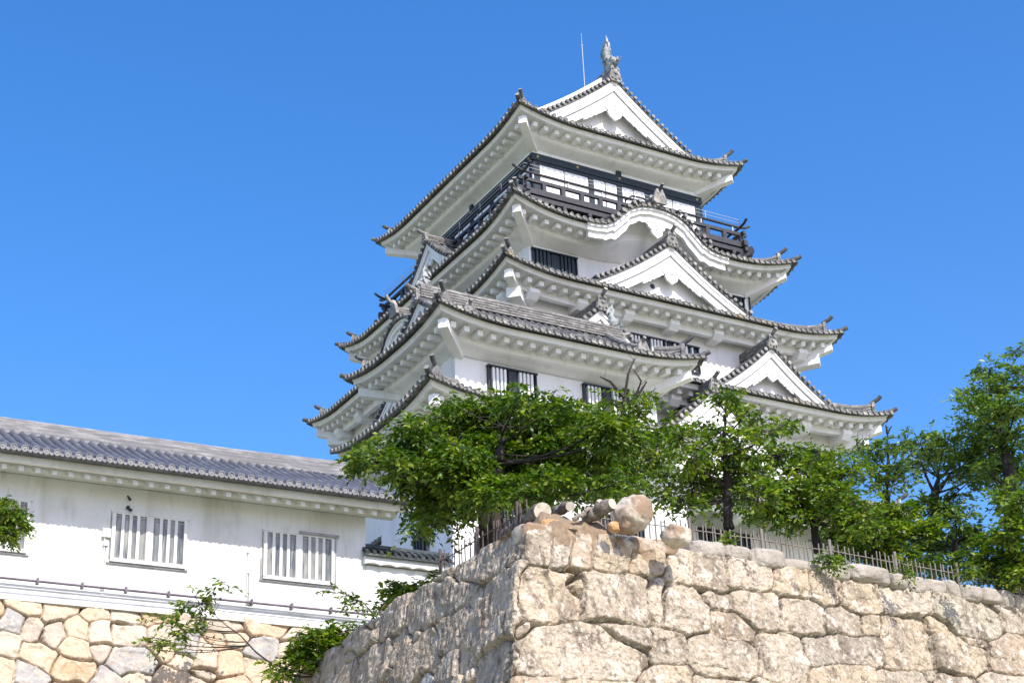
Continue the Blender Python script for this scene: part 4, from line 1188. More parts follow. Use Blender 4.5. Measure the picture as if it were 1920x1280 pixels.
sv = np.concatenate([np.arange(-26, -14.5, .08), np.arange(-14.5, 6.0, .032)]); hv = np.concatenate([np.arange(0, 3.6, .032), np.arange(3.6, 5.2, .1)])
S_, H_ = np.meshgrid(sv, hv, indexing='ij')
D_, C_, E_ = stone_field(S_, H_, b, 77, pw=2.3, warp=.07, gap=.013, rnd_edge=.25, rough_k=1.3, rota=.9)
n_ = gn + np.array([0, 0, .2]); n_ /= np.linalg.norm(n_)
P_ = GP + ga * S_[..., None] + gn * (.15 + .16 * H_[..., None]) + np.array([0, 0, 1.]) * (17.60 - H_[..., None]) + n_ * (D_[..., None] + .02)
rim = np.stack([P_[:, 0] - gn * .6 + np.array([0, 0, .02])], 1)
P_ = np.concatenate([rim, P_], 1); C_ = np.concatenate([C_[:, :1] * .7, C_], 1)
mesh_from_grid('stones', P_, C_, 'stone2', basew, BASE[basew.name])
mb = MB(); GB(mb, -26, 6, -6.2, .7, 2.0, 12.6); GB(mb, -26, 6, -6.2, -.6, 12.6, 17.4); mb.build('core', 'earth', basew)

# ================================================================== GROUND
def struct(name, mb, m):
    o = mb.build(name, m); o['kind'] = 'structure'; return o
mb = MB(); mb.grid([[(-2500, -2500, 0), (2500, -2500, 0)], [(-2500, 2500, 0), (2500, 2500, 0)]], 0, False); struct('ground', mb, 'ground')
mb = MB()    # terrace behind the foreground wall, rising to the castle platform
rows = []
for t in np.linspace(0, 1, 40):
    row = []
    for u in np.linspace(0, 1, 60):
        x = -32.2 + u * 62 + (1 - u) * t * 2.8; y = -48.4 + t * 30 + u * 1.8
        base = 13.72 + .2 * t + 6.0 * max(0, min(1, (t - .90) / .1))
        row.append((x, y, base + .12 * math.sin(x * 1.3 + y * .7) * math.sin(y * .9) * min(1, t * 10)))
    rows.append(row)
mb.grid(rows, 0); struct('terrace', mb, 'ground')
mb = MB(); mb.bb(-17.5, 30, -12.0, 40, 0, 22); struct('castle_platform', mb, 'ground')

# ================================================================== THINGS ON TOP OF THE FOREGROUND WALL
mb = MB()
rows = []
for i in range(44):
    s = .32 + i * .078; row = []
    for j in range(26):
        t = j / 25; y = -.02 + t * 2.0
        e_ = min(1, i / 5, (43 - i) / 8)
        hgt = .56 * math.exp(-((s - 1.5) / 1.35) ** 4) * min(1, (t * 3.0) ** .6) * (1 - .3 * t) * e_
        n = .26 * (float(fbm(np.array([s * 3.]), np.array([y * 3.]), 4, 4)[0]) - .42)
        row.append(PC + EF * s + np.array([.05, y * .8 - .02 + .06 * math.sin(s * 5), (-.5 if j == 0 or i == 0 or i == 43 else .02) + hgt * 1.32 + n * min(1, t * 6) * e_]))
    rows.append(row)
mb.grid(rows, 0); o = mb.build('earth_mound', 'earth'); tag(o, 'heap of dry reddish earth on top of the corner of the foreground wall', 'earth')

def log(name, label, pts, rad, mb=None, cat='log'):
    mb = MB(); pts = [np.array(p, float) for p in pts]
    path = []; rr = []
    n = 9
    for i in range(n):
        t = i / (n - 1) * (len(pts) - 1); k = min(int(t), len(pts) - 2); f = t - k
        p = pts[k] * (1 - f) + pts[k + 1] * f
        p = p + np.array([math.sin(i * 2.1), math.cos(i * 1.7), math.sin(i * 1.3)]) * .03 * (1 if 0 < i < n - 1 else 0)
        path.append(p); rr.append(rad * (1 + .16 * math.sin(i * 1.9 + rad * 30)))
    path = [p - np.array([0, 0, .07]) for p in path]
    mb.tube(path, rr, 12, 0, True, 1)
    o = mb.build(name, ('log', 'cut_wood')); tag(o, label, cat); return o
log('log', 'thick grey log with a pale sawn end at the left edge of the wall corner', [(-31.85, -48.56, 14.54), (-31.53, -47.23, 14.71), (-31.12, -45.61, 14.89)], 0.21)
log('log', 'short sawn log lying in the middle of the pile beside the boulder', [(-31.25, -48.82, 14.66), (-31.13, -48.18, 14.8), (-30.92, -47.48, 14.92)], 0.12)
log('log', 'pale forked log leaning up to the right against the big boulder', [(-30.43, -49.36, 14.67), (-30.61, -48.99, 14.54), (-30.81, -48.63, 14.41)], 0.15)
log('branch_stub', 'short branch stub standing up between the two logs', [(-30.67, -49.19, 14.72), (-30.69, -49.06, 14.58), (-30.69, -48.82, 14.44)], 0.08)
log('branch_stub', 'thin splintered branch lying on the earth heap in front of the logs', [(-31.25, -48.93, 14.3), (-30.98, -48.99, 14.49), (-30.73, -48.91, 14.66)], 0.05)
ROCKS = [('boulder', 'large round boulder with a pale top and brown side on the wall corner', (-29.96, -49.43, 14.4), (0.4, 0.4, 0.4, 0.3), 3.3, 'boulder'),
 ('boulder', 'lower lump of a split boulder under the large round boulder', (-30.09, -49.41, 14.13), (0.27, 0.26, 0.24, 0.1), 8.1, 'boulder'),
 ('boulder', 'brown oval boulder on the wall top just right of the corner', (-28.98, -49.77, 13.86), (0.33, 0.3, 0.24, 0.1), 5.2, 'boulder'),
 ('stone', 'flat rust-coloured broken stone below the logs', (-31.84, -48.8, 14.02), (0.29, 0.22, 0.14, -0.25), 2.2, 'rust_stone'),
 ('stone', 'small orange stone at the foot of the large boulder', (-30.55, -49.51, 13.96), (0.13, 0.12, 0.12, 0), 9.2, 'rust_stone'),
 ('stone', 'orange and beige block standing on the left end of the foreground wall', (-30.28, -37.33, 15.34), (0.28, 0.25, 0.22, 0.4), 4.4, 'rust_stone')]

for nm, label, c, rad, seed, m in ROCKS:
    mb = MB(); rock(mb, c, rad[0], rad[1], rad[2], seed, 0, .24, 4, rad[3], .72); o = mb.build(nm, m); tag(o, label, 'boulder' if nm == 'boulder' else 'stone')

# fences
def fence(name, label, path, hgt, step, woods, post_every, posts, seed):
    f = thing(name, label, 'fence', tuple(path[0])); r = random.Random(seed)
    path = [np.array(p, float) for p in path]
    seg = [np.linalg.norm(path[i + 1] - path[i]) for i in range(len(path) - 1)]; L = sum(seg)
    def at(d):
        for i, q in enumerate(seg):
            if d <= q or i == len(seg) - 1: return path[i] + (path[i + 1] - path[i]) * min(1, d / q)
            d -= q
    mb = MB()
    for z in (.38, .80):
        pts = [at(d) + np.array([0, 0, z * hgt + r.uniform(-.015, .015)]) for d in np.arange(0, L + .01, .6)]
        mb.tube(pts, .016, 6)
    mb.build('rail', woods, f)
    d = 0; n = 0
    while d < L and n < 98:
        p = at(d); h = hgt * r.uniform(.90, 1.08); lean = np.array([r.uniform(-.04, .04), r.uniform(-.04, .04), 0])
        mb = MB(); mb.tube([p - np.array([0, 0, .15]), p + lean + np.array([0, 0, h])], [.019 * r.uniform(.8, 1.25)] * 2, 6); mb.build('picket', woods, f)
        d += step * r.uniform(.7, 1.3); n += 1
    d = .6
    while posts and d < L:
        p = at(d); mb = MB(); mb.tube([p - np.array([0, 0, .15]), p + np.array([0, 0, hgt * 1.14])], [.05, .045], 9); mb.build('post', posts, f); d += post_every
    return f
fence('bamboo_fence', 'low weathered bamboo fence along the wall top, in front of the right-hand trees', [(-30.09, -47.99, 14.03), (-26.7, -47.84, 14.17), (-22.7, -47.66, 14.27), (-18.7, -47.49, 14.27), (-14.21, -47.29, 14.23)], 0.9, 0.175, 'bamboo', 2.35, 'bamboo', 3)
fence('dark_fence', 'short dark stake fence on the left edge of the foreground wall beside the trunk', [(-31.84, -47.9, 13.95), (-31.63, -45.61, 14.1), (-31.35, -42.33, 14.3)], 1.0, 0.27, 'dark_bamboo', 2.4, 'dark_bamboo', 5)


# ================================================================== TREES
def crown(name, clumps, leaf, count, m, parent, seed, flat=.72, droop=.35, twigs=True, shade=1.0):
    """a crown of small separate leaves gathered on twigs; clumps = (x,y,z,r,weight)"""
    r = np.random.RandomState(seed)
    cl = np.array([c[:3] for c in clumps]); rad = np.array([c[3] for c in clumps]); wt = np.array([c[4] if len(c) > 4 else 1 for c in clumps])
    pr = wt * rad ** 2; pr /= pr.sum()
    per = 9
    nt = max(8, count // per)
    ci = r.choice(len(cl), nt, p=pr)
    dirs = r.normal(size=(nt, 3)); dirs /= np.linalg.norm(dirs, axis=1)[:, None]
    rr = rad[ci] * (r.uniform(.05, 1, nt) ** .45) * r.uniform(.72, 1.02, nt)
    dirs2 = dirs * np.array([1, 1, flat])
    p0 = cl[ci] + dirs2 * rr[:, None]
    # layered sprays: most twigs run sideways
    td = dirs * np.array([1, 1, .35]) + r.normal(size=(nt, 3)) * np.array([.5, .5, .22]); td /= np.linalg.norm(td, axis=1)[:, None]
    tl = leaf * r.uniform(1.4, 2.9, nt)
    k = np.arange(per) / (per - 1)
    pos = p0[:, None, :] + td[:, None, :] * (tl[:, None] * k[None, :])[:, :, None]
    pos[:, :, 2] -= droop * (tl[:, None] * k[None, :] ** 2)
    pos = pos.reshape(-1, 3) + r.normal(size=(nt * per, 3)) * leaf * .18
    N = len(pos)
    side = np.cross(td, [0, 0, 1.]); side /= (np.linalg.norm(side, axis=1)[:, None] + 1e-9)
    side = np.repeat(side, per, 0); along = np.repeat(td, per, 0)
    sg = np.where(np.arange(N) % 2 == 0, 1, -1)[:, None]
    ld = along * r.uniform(.3, 1, (N, 1)) + side * sg * r.uniform(.4, 1.1, (N, 1)) + r.normal(size=(N, 3)) * .25
    ld[:, 2] -= droop * r.uniform(.2, 1.3, N)
    ld /= np.linalg.norm(ld, axis=1)[:, None]
    nn = np.array([0, 0, 1.]) + r.normal(size=(N, 3)) * .55
    wd = np.cross(ld, nn); wd /= (np.linalg.norm(wd, axis=1)[:, None] + 1e-9)
    up = np.cross(wd, ld)
    sz = leaf * r.uniform(.65, 1.25, N)[:, None]
    w = sz * r.uniform(.20, .30, (N, 1))
    V = np.stack([pos, pos + ld * sz * .45 + wd * w + up * w * .35, pos + ld * sz - up * sz * .10, pos + ld * sz * .45 - wd * w + up * w * .35, ], 1).reshape(-1, 3)
    # every leaf is two triangles folded along its rib
    base_i = np.arange(N) * 4
    F = np.stack([np.stack([base_i, base_i + 1, base_i + 2], 1), np.stack([base_i, base_i + 2, base_i + 3], 1)], 1).reshape(-1, 3)
    base = BASE[parent.name]
    me = bpy.data.meshes.new(name)
    me.vertices.add(len(V)); me.vertices.foreach_set('co', (V - base).astype(np.float32).ravel())
    me.loops.add(F.size); me.loops.foreach_set('vertex_index', F.astype(np.int32).ravel())
    me.polygons.add(len(F)); me.polygons.foreach_set('loop_start', (np.arange(len(F)) * 3).astype(np.int32)); me.polygons.foreach_set('loop_total', np.full(len(F), 3, np.int32))
    me.update(calc_edges=True)
    at = me.attributes.new('leaf_tint', 'FLOAT', 'POINT')
    tint = np.clip(np.repeat(np.repeat(r.normal(.5, .17, nt), per) + r.normal(0, .13, N), 4), 0, 1)
    at.data.foreach_set('value', tint.astype(np.float32))
    me.materials.append(M[m])
    o = link(bpy.data.objects.new(name, me)); o.parent = parent; BASE[o.name] = base
    if twigs:
        mb = MB()
        for i in range(0, nt, max(1, nt // 420)):
            a = p0[i]; c = cl[ci[i]]
            mb.tube([c * .5 + a * .5, a, a + td[i] * tl[i] * .9], [.012, .008, .004], 4, 0, False)
        return o, mb
    return o, None

def tree(name, label, base, trunk, rads, clumps, leaf, count, m='leaf', seed=1, category='tree', group=None, flat=.72, droop=.35, bare=None, bark='bark', limb=.045):
    t = thing(name, label, category, tuple(base), group)
    o, tw = crown('crown', clumps, leaf, count, m, t, seed, flat, droop)
    mb = MB()
    tp = [np.array(p, float) for p in trunk]
    r = random.Random(seed)
    # smooth trunk
    fine = []; fr = []
    for i in range(len(tp) - 1):
        for k in range(5):
            f = k / 5; p = tp[i] * (1 - f) + tp[i + 1] * f
            fine.append(p + np.array([r.uniform(-1, 1), r.uniform(-1, 1), 0]) * rads[i] * .15); fr.append((rads[i] * (1 - f) + rads[i + 1] * f) * r.uniform(.93, 1.08))
    fine.append(tp[-1]); fr.append(rads[-1])
    mb.tube(fine, fr, 10, 0, True)
    lo = len(fine) // 3
    for c in clumps:
        c_ = np.array(c[:3]); d = [np.linalg.norm(c_ - p) + max(0, p[2] - c_[2] + .3) * 2.0 for p in fine[lo:]]
        j = lo + int(np.argmin(d)); a = fine[j]; L = np.linalg.norm(c_ - a)
        if L < .3: continue
        mid = a * .5 + c_ * .5 + np.array([r.uniform(-.12, .12), r.uniform(-.12, .12), -.10]) * L
        r0 = min(fr[j] * .6, limb * (.5 + L * .35)); 
        path = [a * (1 - t_) ** 2 + 2 * mid * t_ * (1 - t_) + c_ * t_ ** 2 for t_ in np.linspace(0, 1, 7)]
        mb.tube(path, [r0 * .7 * (1 - .75 * t_) + .006 for t_ in np.linspace(0, 1, 7)], 6, 0, False)
        for k in range(4):
            v = np.array([r.gauss(0, 1), r.gauss(0, 1), r.gauss(.2, .7)]); v /= np.linalg.norm(v)
            s0 = path[r.randrange(3, 7)]
            mb.tube([s0, s0 + v * c[3] * .5 + np.array([0, 0, .05]), s0 + v * c[3] * .95], [.020, .013, .005], 5, 0, False)
    for br in (bare or []):
        pts = [np.array(p, float) for p in br]
        mb.tube(pts, [.055 * (1 - .8 * i / (len(pts) - 1)) + .007 for i in range(len(pts))], 5, 0, False)
        for i in range(1, len(pts)):
            v = pts[i] - pts[i - 1]; s_ = pts[i - 1] * .4 + pts[i] * .6
            q = s_ + v * .5 + np.array([r.uniform(-.3, .3), r.uniform(-.3, .3), r.uniform(0, .3)])
            mb.tube([s_, q], [.010, .003], 4, 0, False)
    n0 = mb.n
    for v_ in tw.V: mb.V.append(v_)
    mb.F.extend([tuple(q + n0 for q in f) for f in tw.F]); mb.M.extend(tw.M); mb.S.extend(tw.S); mb.n += tw.n
    mb.build('trunk', bark, t)
    return t
TREES = [
{'name': 'broadleaf_tree',
 'label': 'big dark green spreading tree with a thick trunk behind the wall corner',
 'base': (-28.83, -40.93, 16.15),
 'trunk': [(-28.83, -40.93, 16.15), (-28.89, -40.9, 17.33), (-28.77, -40.96, 18.29), (-28.58, -41.08, 19.09), (-28.46, -41.15, 19.92)],
 'rads': [0.46, 0.33, 0.27, 0.13, 0.04],
 'clumps': [(-32.43, -40.36, 18.6, 0.46, 1), (-33.01, -40.73, 18.47, 0.21, 1), (-31.51, -40.02, 19.32, 0.61, 1), (-31.45, -41.24, 19.37, 0.49, 1), (-31.94, -41.43, 18.18, 0.43, 1), (-30.63, -40.44, 18.99, 0.84, 1), (-28.85, -38.81, 20.89, 0.76, 1), (-28.67, -39.5, 21.04, 0.52, 1), (-28.05, -40.03, 21.0, 0.58, 1), (-28.7, -42.42, 20.18, 0.46, 1), (-27.93, -41.27, 21.28, 0.14, 1),
            (-28.2, -42.44, 20.54, 0.18, 1), (-27.95, -43.14, 19.87, 0.37, 1), (-28.09, -43.4, 20.19, 0.14, 1), (-30.45, -41.47, 20.24, 0.21, 1), (-28.07, -39.2, 20.36, 0.99, 1), (-27.51, -40.02, 20.67, 0.99, 1), (-26.61, -40.69, 20.57, 0.99, 1), (-25.89, -41.18, 20.6, 0.64, 1), (-26.8, -43.78, 19.21, 0.64, 1), (-26.03, -43.68, 19.06, 0.55, 1), (-26.15, -41.92, 19.35, 0.84, 1),
            (-26.83, -40.94, 19.42, 0.91, 1), (-24.97, -41.51, 19.26, 0.68, 1), (-27.44, -39.8, 19.39, 0.91, 1), (-30.62, -42.01, 18.12, 0.88, 1.5), (-28.13, -40.06, 19.61, 0.91, 1.4), (-30.16, -39.67, 18.44, 0.7, 1), (-30.24, -39.3, 17.73, 0.3, 1), (-30.06, -40.22, 17.7, 0.49, 1), (-28.84, -39.41, 18.56, 0.4, 1), (-28.03, -43.06, 17.68, 0.64, 1), (-26.57, -42.46, 18.19, 0.61, 1),
            (-26.78, -44.35, 17.36, 0.46, 1), (-28.89, -38.71, 17.37, 0.24, 0.5), (-28.75, -39.13, 17.67, 0.27, 0.6), (-30.16, -39.96, 17.05, 0.27, 0.5), (-31.13, -40.68, 16.46, 0.18, 0.5), (-29.34, -38.59, 18.17, 0.46, 1), (-28.2, -39.01, 18.79, 0.46, 1.4), (-29.15, -39.24, 18.4, 0.55, 1.2), (-27.6, -39.1, 19.35, 0.76, 1.4), (-27.36, -39.75, 18.5, 0.46, 1.2), (-27.45, -40.98, 18.4, 0.61, 1.3),
            (-26.85, -41.75, 18.15, 0.4, 1), (-25.08, -41.29, 18.4, 0.33, 1), (-25.95, -40.89, 18.24, 0.21, 1), (-27.91, -41.43, 18.02, 0.61, 1), (-31.31, -40.03, 18.33, 0.37, 1), (-30.54, -39.51, 18.11, 0.37, 1), (-30.59, -40.31, 17.2, 0.37, 1), (-31.45, -41.2, 16.49, 0.2, 0.6), (-30.31, -41.36, 16.9, 0.3, 0.8), (-30.13, -42.72, 17.1, 0.52, 1.2), (-30.16, -42.2, 17.66, 0.61, 1.2),
            (-29.21, -42.74, 17.38, 0.55, 1.2)],
 'leaf': 0.205,
 'count': 36000,
 'seed': 2,
 'droop': 0.5,
 'limb': 0.04,
 'm': 'leaf_dark'},
{'name': 'slender_tree',
 'label': 'slender sparse tree with bare upper twigs between the big tree and the turret window',
 'base': (-23.82, -40.55, 17.48),
 'trunk': [(-23.82, -40.55, 17.48), (-23.79, -40.57, 19.17), (-23.83, -40.54, 20.4), (-23.88, -40.51, 21.28), (-23.75, -40.6, 21.9)],
 'rads': [0.12, 0.1, 0.07, 0.05, 0.02],
 'clumps': [(-24.49, -40.47, 21.82, 0.32, 1), (-23.63, -40.07, 22.03, 0.32, 1), (-24.81, -40.76, 21.29, 0.29, 1), (-23.87, -41.4, 21.39, 0.36, 1), (-22.91, -40.95, 22.13, 0.19, 1), (-23.34, -41.32, 21.69, 0.23, 1), (-23.65, -40.6, 21.2, 0.52, 1), (-23.41, -40.9, 20.51, 0.52, 1), (-23.16, -41.32, 19.87, 0.52, 1), (-22.86, -40.26, 19.6, 0.62, 1), (-24.03, -41.0, 18.48, 0.52, 1),
            (-22.92, -41.37, 20.77, 0.32, 1), (-22.94, -41.77, 20.27, 0.36, 1), (-23.98, -40.18, 21.03, 0.41, 1)],
 'leaf': 0.18,
 'count': 2400,
 'seed': 3,
 'droop': 0.3,
 'bare': [[(-23.89, -40.51, 21.11), (-23.78, -40.58, 21.81), (-23.62, -40.69, 22.7), (-23.49, -40.78, 23.05), (-23.43, -40.82, 23.2)], [(-23.54, -40.5, 21.7), (-23.31, -40.66, 22.13), (-23.2, -40.75, 22.5), (-23.34, -40.64, 22.88)], [(-23.51, -40.77, 21.79), (-23.29, -40.93, 22.16), (-23.17, -41.01, 22.38)], [(-23.89, -40.75, 21.82), (-24.2, -40.53, 22.38), (-24.46, -40.35, 22.57)]]},
{'name': 'broadleaf_tree',
 'label': 'bright green tree with a straight dark trunk, just right of the boulder',
 'base': (-23.06, -44.22, 16.29),
 'trunk': [(-23.06, -44.22, 16.29), (-23.04, -44.24, 17.08), (-23.0, -44.27, 18.04), (-22.97, -44.29, 19.18), (-22.87, -44.37, 20.16)],
 'rads': [0.17, 0.14, 0.11, 0.07, 0.03],
 'clumps': [(-23.58, -44.73, 20.49, 0.18, 1), (-23.07, -44.8, 20.38, 0.34, 1), (-22.07, -44.0, 20.62, 0.31, 1), (-22.77, -45.19, 19.79, 0.25, 1), (-22.86, -44.14, 20.51, 0.28, 1), (-20.88, -44.34, 20.01, 0.22, 1), (-22.33, -46.48, 19.13, 0.15, 1), (-22.89, -46.17, 18.75, 0.31, 1), (-22.67, -45.65, 19.54, 0.22, 1), (-21.66, -44.26, 19.91, 0.25, 1), (-23.29, -43.58, 19.89, 0.38, 1),
            (-24.4, -44.25, 19.12, 0.43, 1), (-23.37, -44.66, 19.3, 0.46, 1), (-23.24, -45.4, 18.73, 0.58, 1), (-23.3, -44.2, 18.66, 0.74, 1), (-24.7, -44.8, 18.23, 0.49, 1), (-22.13, -44.15, 18.53, 0.71, 1), (-21.1, -44.18, 19.19, 0.46, 1), (-20.63, -44.34, 19.21, 0.34, 1), (-23.17, -43.18, 18.3, 0.65, 1), (-22.14, -43.07, 18.16, 0.74, 1), (-23.33, -45.98, 17.01, 0.62, 1),
            (-24.37, -44.06, 17.18, 0.46, 1), (-20.9, -44.06, 18.43, 0.46, 1), (-23.77, -42.58, 18.49, 0.46, 1), (-24.55, -43.45, 17.6, 0.37, 1)],
 'leaf': 0.185,
 'count': 6600,
 'seed': 4,
 'droop': 0.25},
{'name': 'broadleaf_tree',
 'label': 'wide leafy tree with a leaning double trunk, before the right end of the keep',
 'base': (-20.55, -45.01, 15.98),
 'trunk': [(-20.55, -45.01, 15.98), (-20.58, -44.98, 16.86), (-20.65, -44.92, 17.84), (-20.49, -45.06, 18.64)],
 'rads': [0.14, 0.11, 0.08, 0.04],
 'clumps': [(-19.53, -44.13, 19.37, 0.35, 1), (-20.44, -44.63, 18.63, 0.44, 1), (-19.52, -44.64, 18.85, 0.5, 1), (-20.21, -46.15, 17.98, 0.41, 1), (-21.61, -45.31, 17.65, 0.53, 1), (-20.49, -45.28, 17.83, 0.66, 1), (-20.64, -46.39, 17.19, 0.53, 1), (-21.07, -45.02, 17.1, 0.66, 1), (-19.25, -44.31, 17.5, 0.69, 1), (-21.69, -44.7, 17.04, 0.53, 1), (-20.61, -46.94, 16.63, 0.5, 1),
            (-20.79, -46.62, 16.24, 0.47, 1), (-21.9, -45.15, 17.34, 0.38, 1), (-21.17, -43.37, 17.62, 0.31, 1), (-19.71, -46.32, 18.32, 0.22, 1), (-20.27, -46.1, 18.55, 0.19, 1)],
 'leaf': 0.185,
 'count': 5600,
 'seed': 5,
 'droop': 0.2},
{'name': 'sparse_tree',
 'label': 'thin half-bare tree with bluish leaves against the sky, right of the keep',
 'base': (-13.21, -40.2, 18.64),
 'trunk': [(-13.21, -40.2, 18.64), (-13.13, -40.28, 19.75), (-13.11, -40.3, 20.5), (-12.97, -40.44, 21.24)],
 'rads': [0.2, 0.17, 0.11, 0.05],
 'clumps': [(-13.93, -40.86, 21.62, 0.41, 1), (-12.82, -38.99, 22.61, 0.3, 1), (-13.04, -40.62, 22.1, 0.33, 1), (-13.09, -41.3, 21.92, 0.33, 1), (-14.53, -40.41, 21.24, 0.3, 1), (-14.26, -40.68, 20.77, 0.48, 1), (-13.72, -40.81, 20.52, 0.45, 1), (-12.29, -40.5, 21.04, 0.45, 1), (-13.32, -41.27, 21.09, 0.33, 1), (-14.66, -40.35, 21.58, 0.22, 1), (-13.25, -40.19, 21.48, 0.33, 1)],
 'leaf': 0.18,
 'count': 1700,
 'm': 'leaf_cool',
 'seed': 6,
 'droop': 0.1,
 'bare': [[(-13.0, -40.41, 20.86), (-12.67, -40.73, 21.38), (-12.17, -41.22, 21.96), (-12.25, -41.14, 22.43)], [(-12.83, -40.16, 21.17), (-12.74, -40.24, 21.93), (-12.68, -40.3, 22.67), (-12.56, -40.42, 22.92)], [(-12.68, -40.3, 22.67), (-12.7, -40.28, 22.97)], [(-12.96, -40.45, 20.76), (-12.42, -40.97, 21.34), (-11.88, -41.52, 22.0)],
          [(-13.31, -40.53, 20.78), (-13.64, -40.21, 21.41), (-13.84, -40.02, 22.03), (-13.88, -39.99, 22.33)], [(-13.84, -40.02, 22.03), (-13.66, -40.2, 22.35)], [(-12.53, -40.58, 21.45), (-12.41, -40.7, 22.02), (-12.33, -40.78, 22.49)]]},
{'name': 'maple_tree',
 'label': 'forked tree with flat leaf sprays against the sky, middle of the right-hand group',
 'base': (-14.38, -43.26, 17.38),
 'trunk': [(-14.38, -43.26, 17.38), (-14.21, -43.43, 18.58), (-14.15, -43.49, 19.19), (-14.01, -43.64, 19.7)],
 'rads': [0.22, 0.17, 0.13, 0.06],
 'clumps': [(-14.8, -43.84, 20.65, 0.28, 1), (-13.05, -42.62, 21.56, 0.32, 1), (-14.48, -44.67, 20.47, 0.35, 1), (-13.41, -44.14, 20.53, 0.46, 1), (-13.44, -43.12, 20.79, 0.46, 1), (-13.34, -44.7, 20.1, 0.46, 1), (-13.63, -42.07, 21.42, 0.21, 1), (-14.29, -43.43, 20.18, 0.32, 1), (-14.16, -44.51, 19.64, 0.46, 1), (-13.29, -44.75, 19.52, 0.35, 1), (-14.35, -45.15, 18.96, 0.32, 1)],
 'leaf': 0.18,
 'count': 2500,
 'm': 'leaf_cool',
 'seed': 7,
 'droop': 0.05,
 'flat': 0.5,
 'bare': [[(-14.12, -43.52, 19.1), (-13.85, -43.8, 19.58), (-13.43, -44.24, 19.76), (-12.85, -44.86, 19.91)], [(-14.15, -43.49, 19.19), (-14.28, -43.36, 19.85), (-14.36, -43.27, 20.59)]]},
{'name': 'tall_tree',
 'label': 'tall tree rising out of the right edge of the picture',
 'base': (-14.28, -46.25, 15.19),
 'trunk': [(-14.28, -46.25, 15.19), (-14.12, -46.43, 16.96), (-14.02, -46.55, 18.62), (-14.05, -46.51, 19.83), (-14.11, -46.45, 21.08)],
 'rads': [0.34, 0.28, 0.2, 0.12, 0.05],
 'clumps': [(-13.66, -47.48, 22.64, 0.27, 1), (-14.88, -47.25, 21.87, 0.27, 1), (-12.98, -45.15, 22.81, 0.24, 1), (-12.85, -45.67, 22.71, 0.2, 1), (-14.46, -46.07, 21.61, 0.27, 1), (-16.1, -47.33, 20.56, 0.24, 1), (-15.6, -46.43, 20.97, 0.17, 1), (-15.03, -47.12, 21.1, 0.51, 1), (-14.77, -47.64, 21.12, 0.44, 1), (-14.38, -47.92, 21.42, 0.41, 1), (-13.26, -44.96, 21.71, 0.41, 1),
            (-15.22, -47.57, 20.28, 0.61, 1), (-15.16, -48.24, 20.12, 0.57, 1), (-13.46, -44.37, 21.31, 0.24, 1), (-14.31, -45.81, 20.58, 0.37, 1), (-12.58, -44.92, 20.93, 0.57, 1), (-14.09, -47.1, 19.78, 0.57, 1), (-13.09, -44.95, 20.29, 0.57, 1), (-13.45, -46.16, 19.44, 0.64, 1), (-13.68, -45.02, 20.53, 0.3, 1), (-13.42, -45.61, 19.12, 0.64, 1), (-13.88, -46.74, 18.4, 0.54, 1),
            (-15.52, -47.56, 17.39, 0.51, 1), (-15.47, -46.85, 18.8, 0.3, 1)],
 'leaf': 0.18,
 'count': 7600,
 'm': 'leaf_cool',
 'seed': 8,
 'droop': 0.1,
 'flat': 0.55},
{'name': 'bushy_tree',
 'label': 'yellow-green bushy tree directly behind the middle of the bamboo fence',
 'base': (-18.44, -44.9, 15.64),
 'trunk': [(-18.44, -44.9, 15.64), (-18.38, -44.95, 16.52), (-18.4, -44.93, 17.18)],
 'rads': [0.1, 0.08, 0.04],
 'clumps': [(-17.48, -44.46, 17.79, 0.49, 1), (-16.99, -44.84, 17.73, 0.55, 1), (-17.91, -43.88, 17.24, 0.55, 1), (-18.51, -45.42, 16.68, 0.65, 1), (-17.39, -45.33, 16.78, 0.71, 1), (-18.72, -43.59, 17.06, 0.49, 1), (-18.68, -44.17, 16.47, 0.45, 1), (-17.82, -44.35, 16.45, 0.58, 1), (-17.8, -45.4, 16.05, 0.55, 1), (-16.89, -45.83, 16.93, 0.49, 1), (-17.81, -44.82, 15.9, 0.39, 1),
            (-18.89, -45.3, 17.4, 0.32, 1)],
 'leaf': 0.17,
 'count': 5600,
 'seed': 9,
 'droop': 0.15,
 'flat': 0.55},
{'name': 'bushy_tree',
 'label': 'shady low tree between the fence and the tall tree at the right',
 'base': (-15.45, -45.02, 15.64),
 'trunk': [(-15.45, -45.02, 15.64), (-15.34, -45.14, 16.53), (-15.33, -45.15, 17.36)],
 'rads': [0.16, 0.12, 0.05],
 'clumps': [(-14.7, -44.09, 18.3, 0.44, 1), (-14.95, -43.71, 18.65, 0.44, 1), (-16.1, -46.07, 17.3, 0.51, 1), (-14.89, -43.71, 17.18, 0.57, 1), (-14.4, -44.25, 17.25, 0.61, 1), (-15.72, -44.09, 16.37, 0.47, 1), (-16.46, -45.81, 15.86, 0.57, 1), (-14.16, -44.75, 17.47, 0.44, 1), (-15.76, -46.2, 15.99, 0.47, 1), (-14.12, -44.51, 18.77, 0.34, 1)],
 'leaf': 0.17,
 'count': 4600,
 'm': 'leaf_cool',
 'seed': 10,
 'droop': 0.1,
 'flat': 0.55},
{'name': 'bushy_tree',
 'label': 'low leafy tree at the right edge just above the fence',
 'base': (-16.49, -47.55, 14.34),
 'trunk': [(-16.49, -47.55, 14.34), (-16.35, -47.7, 15.17), (-16.22, -47.84, 15.92)],
 'rads': [0.1, 0.08, 0.04],
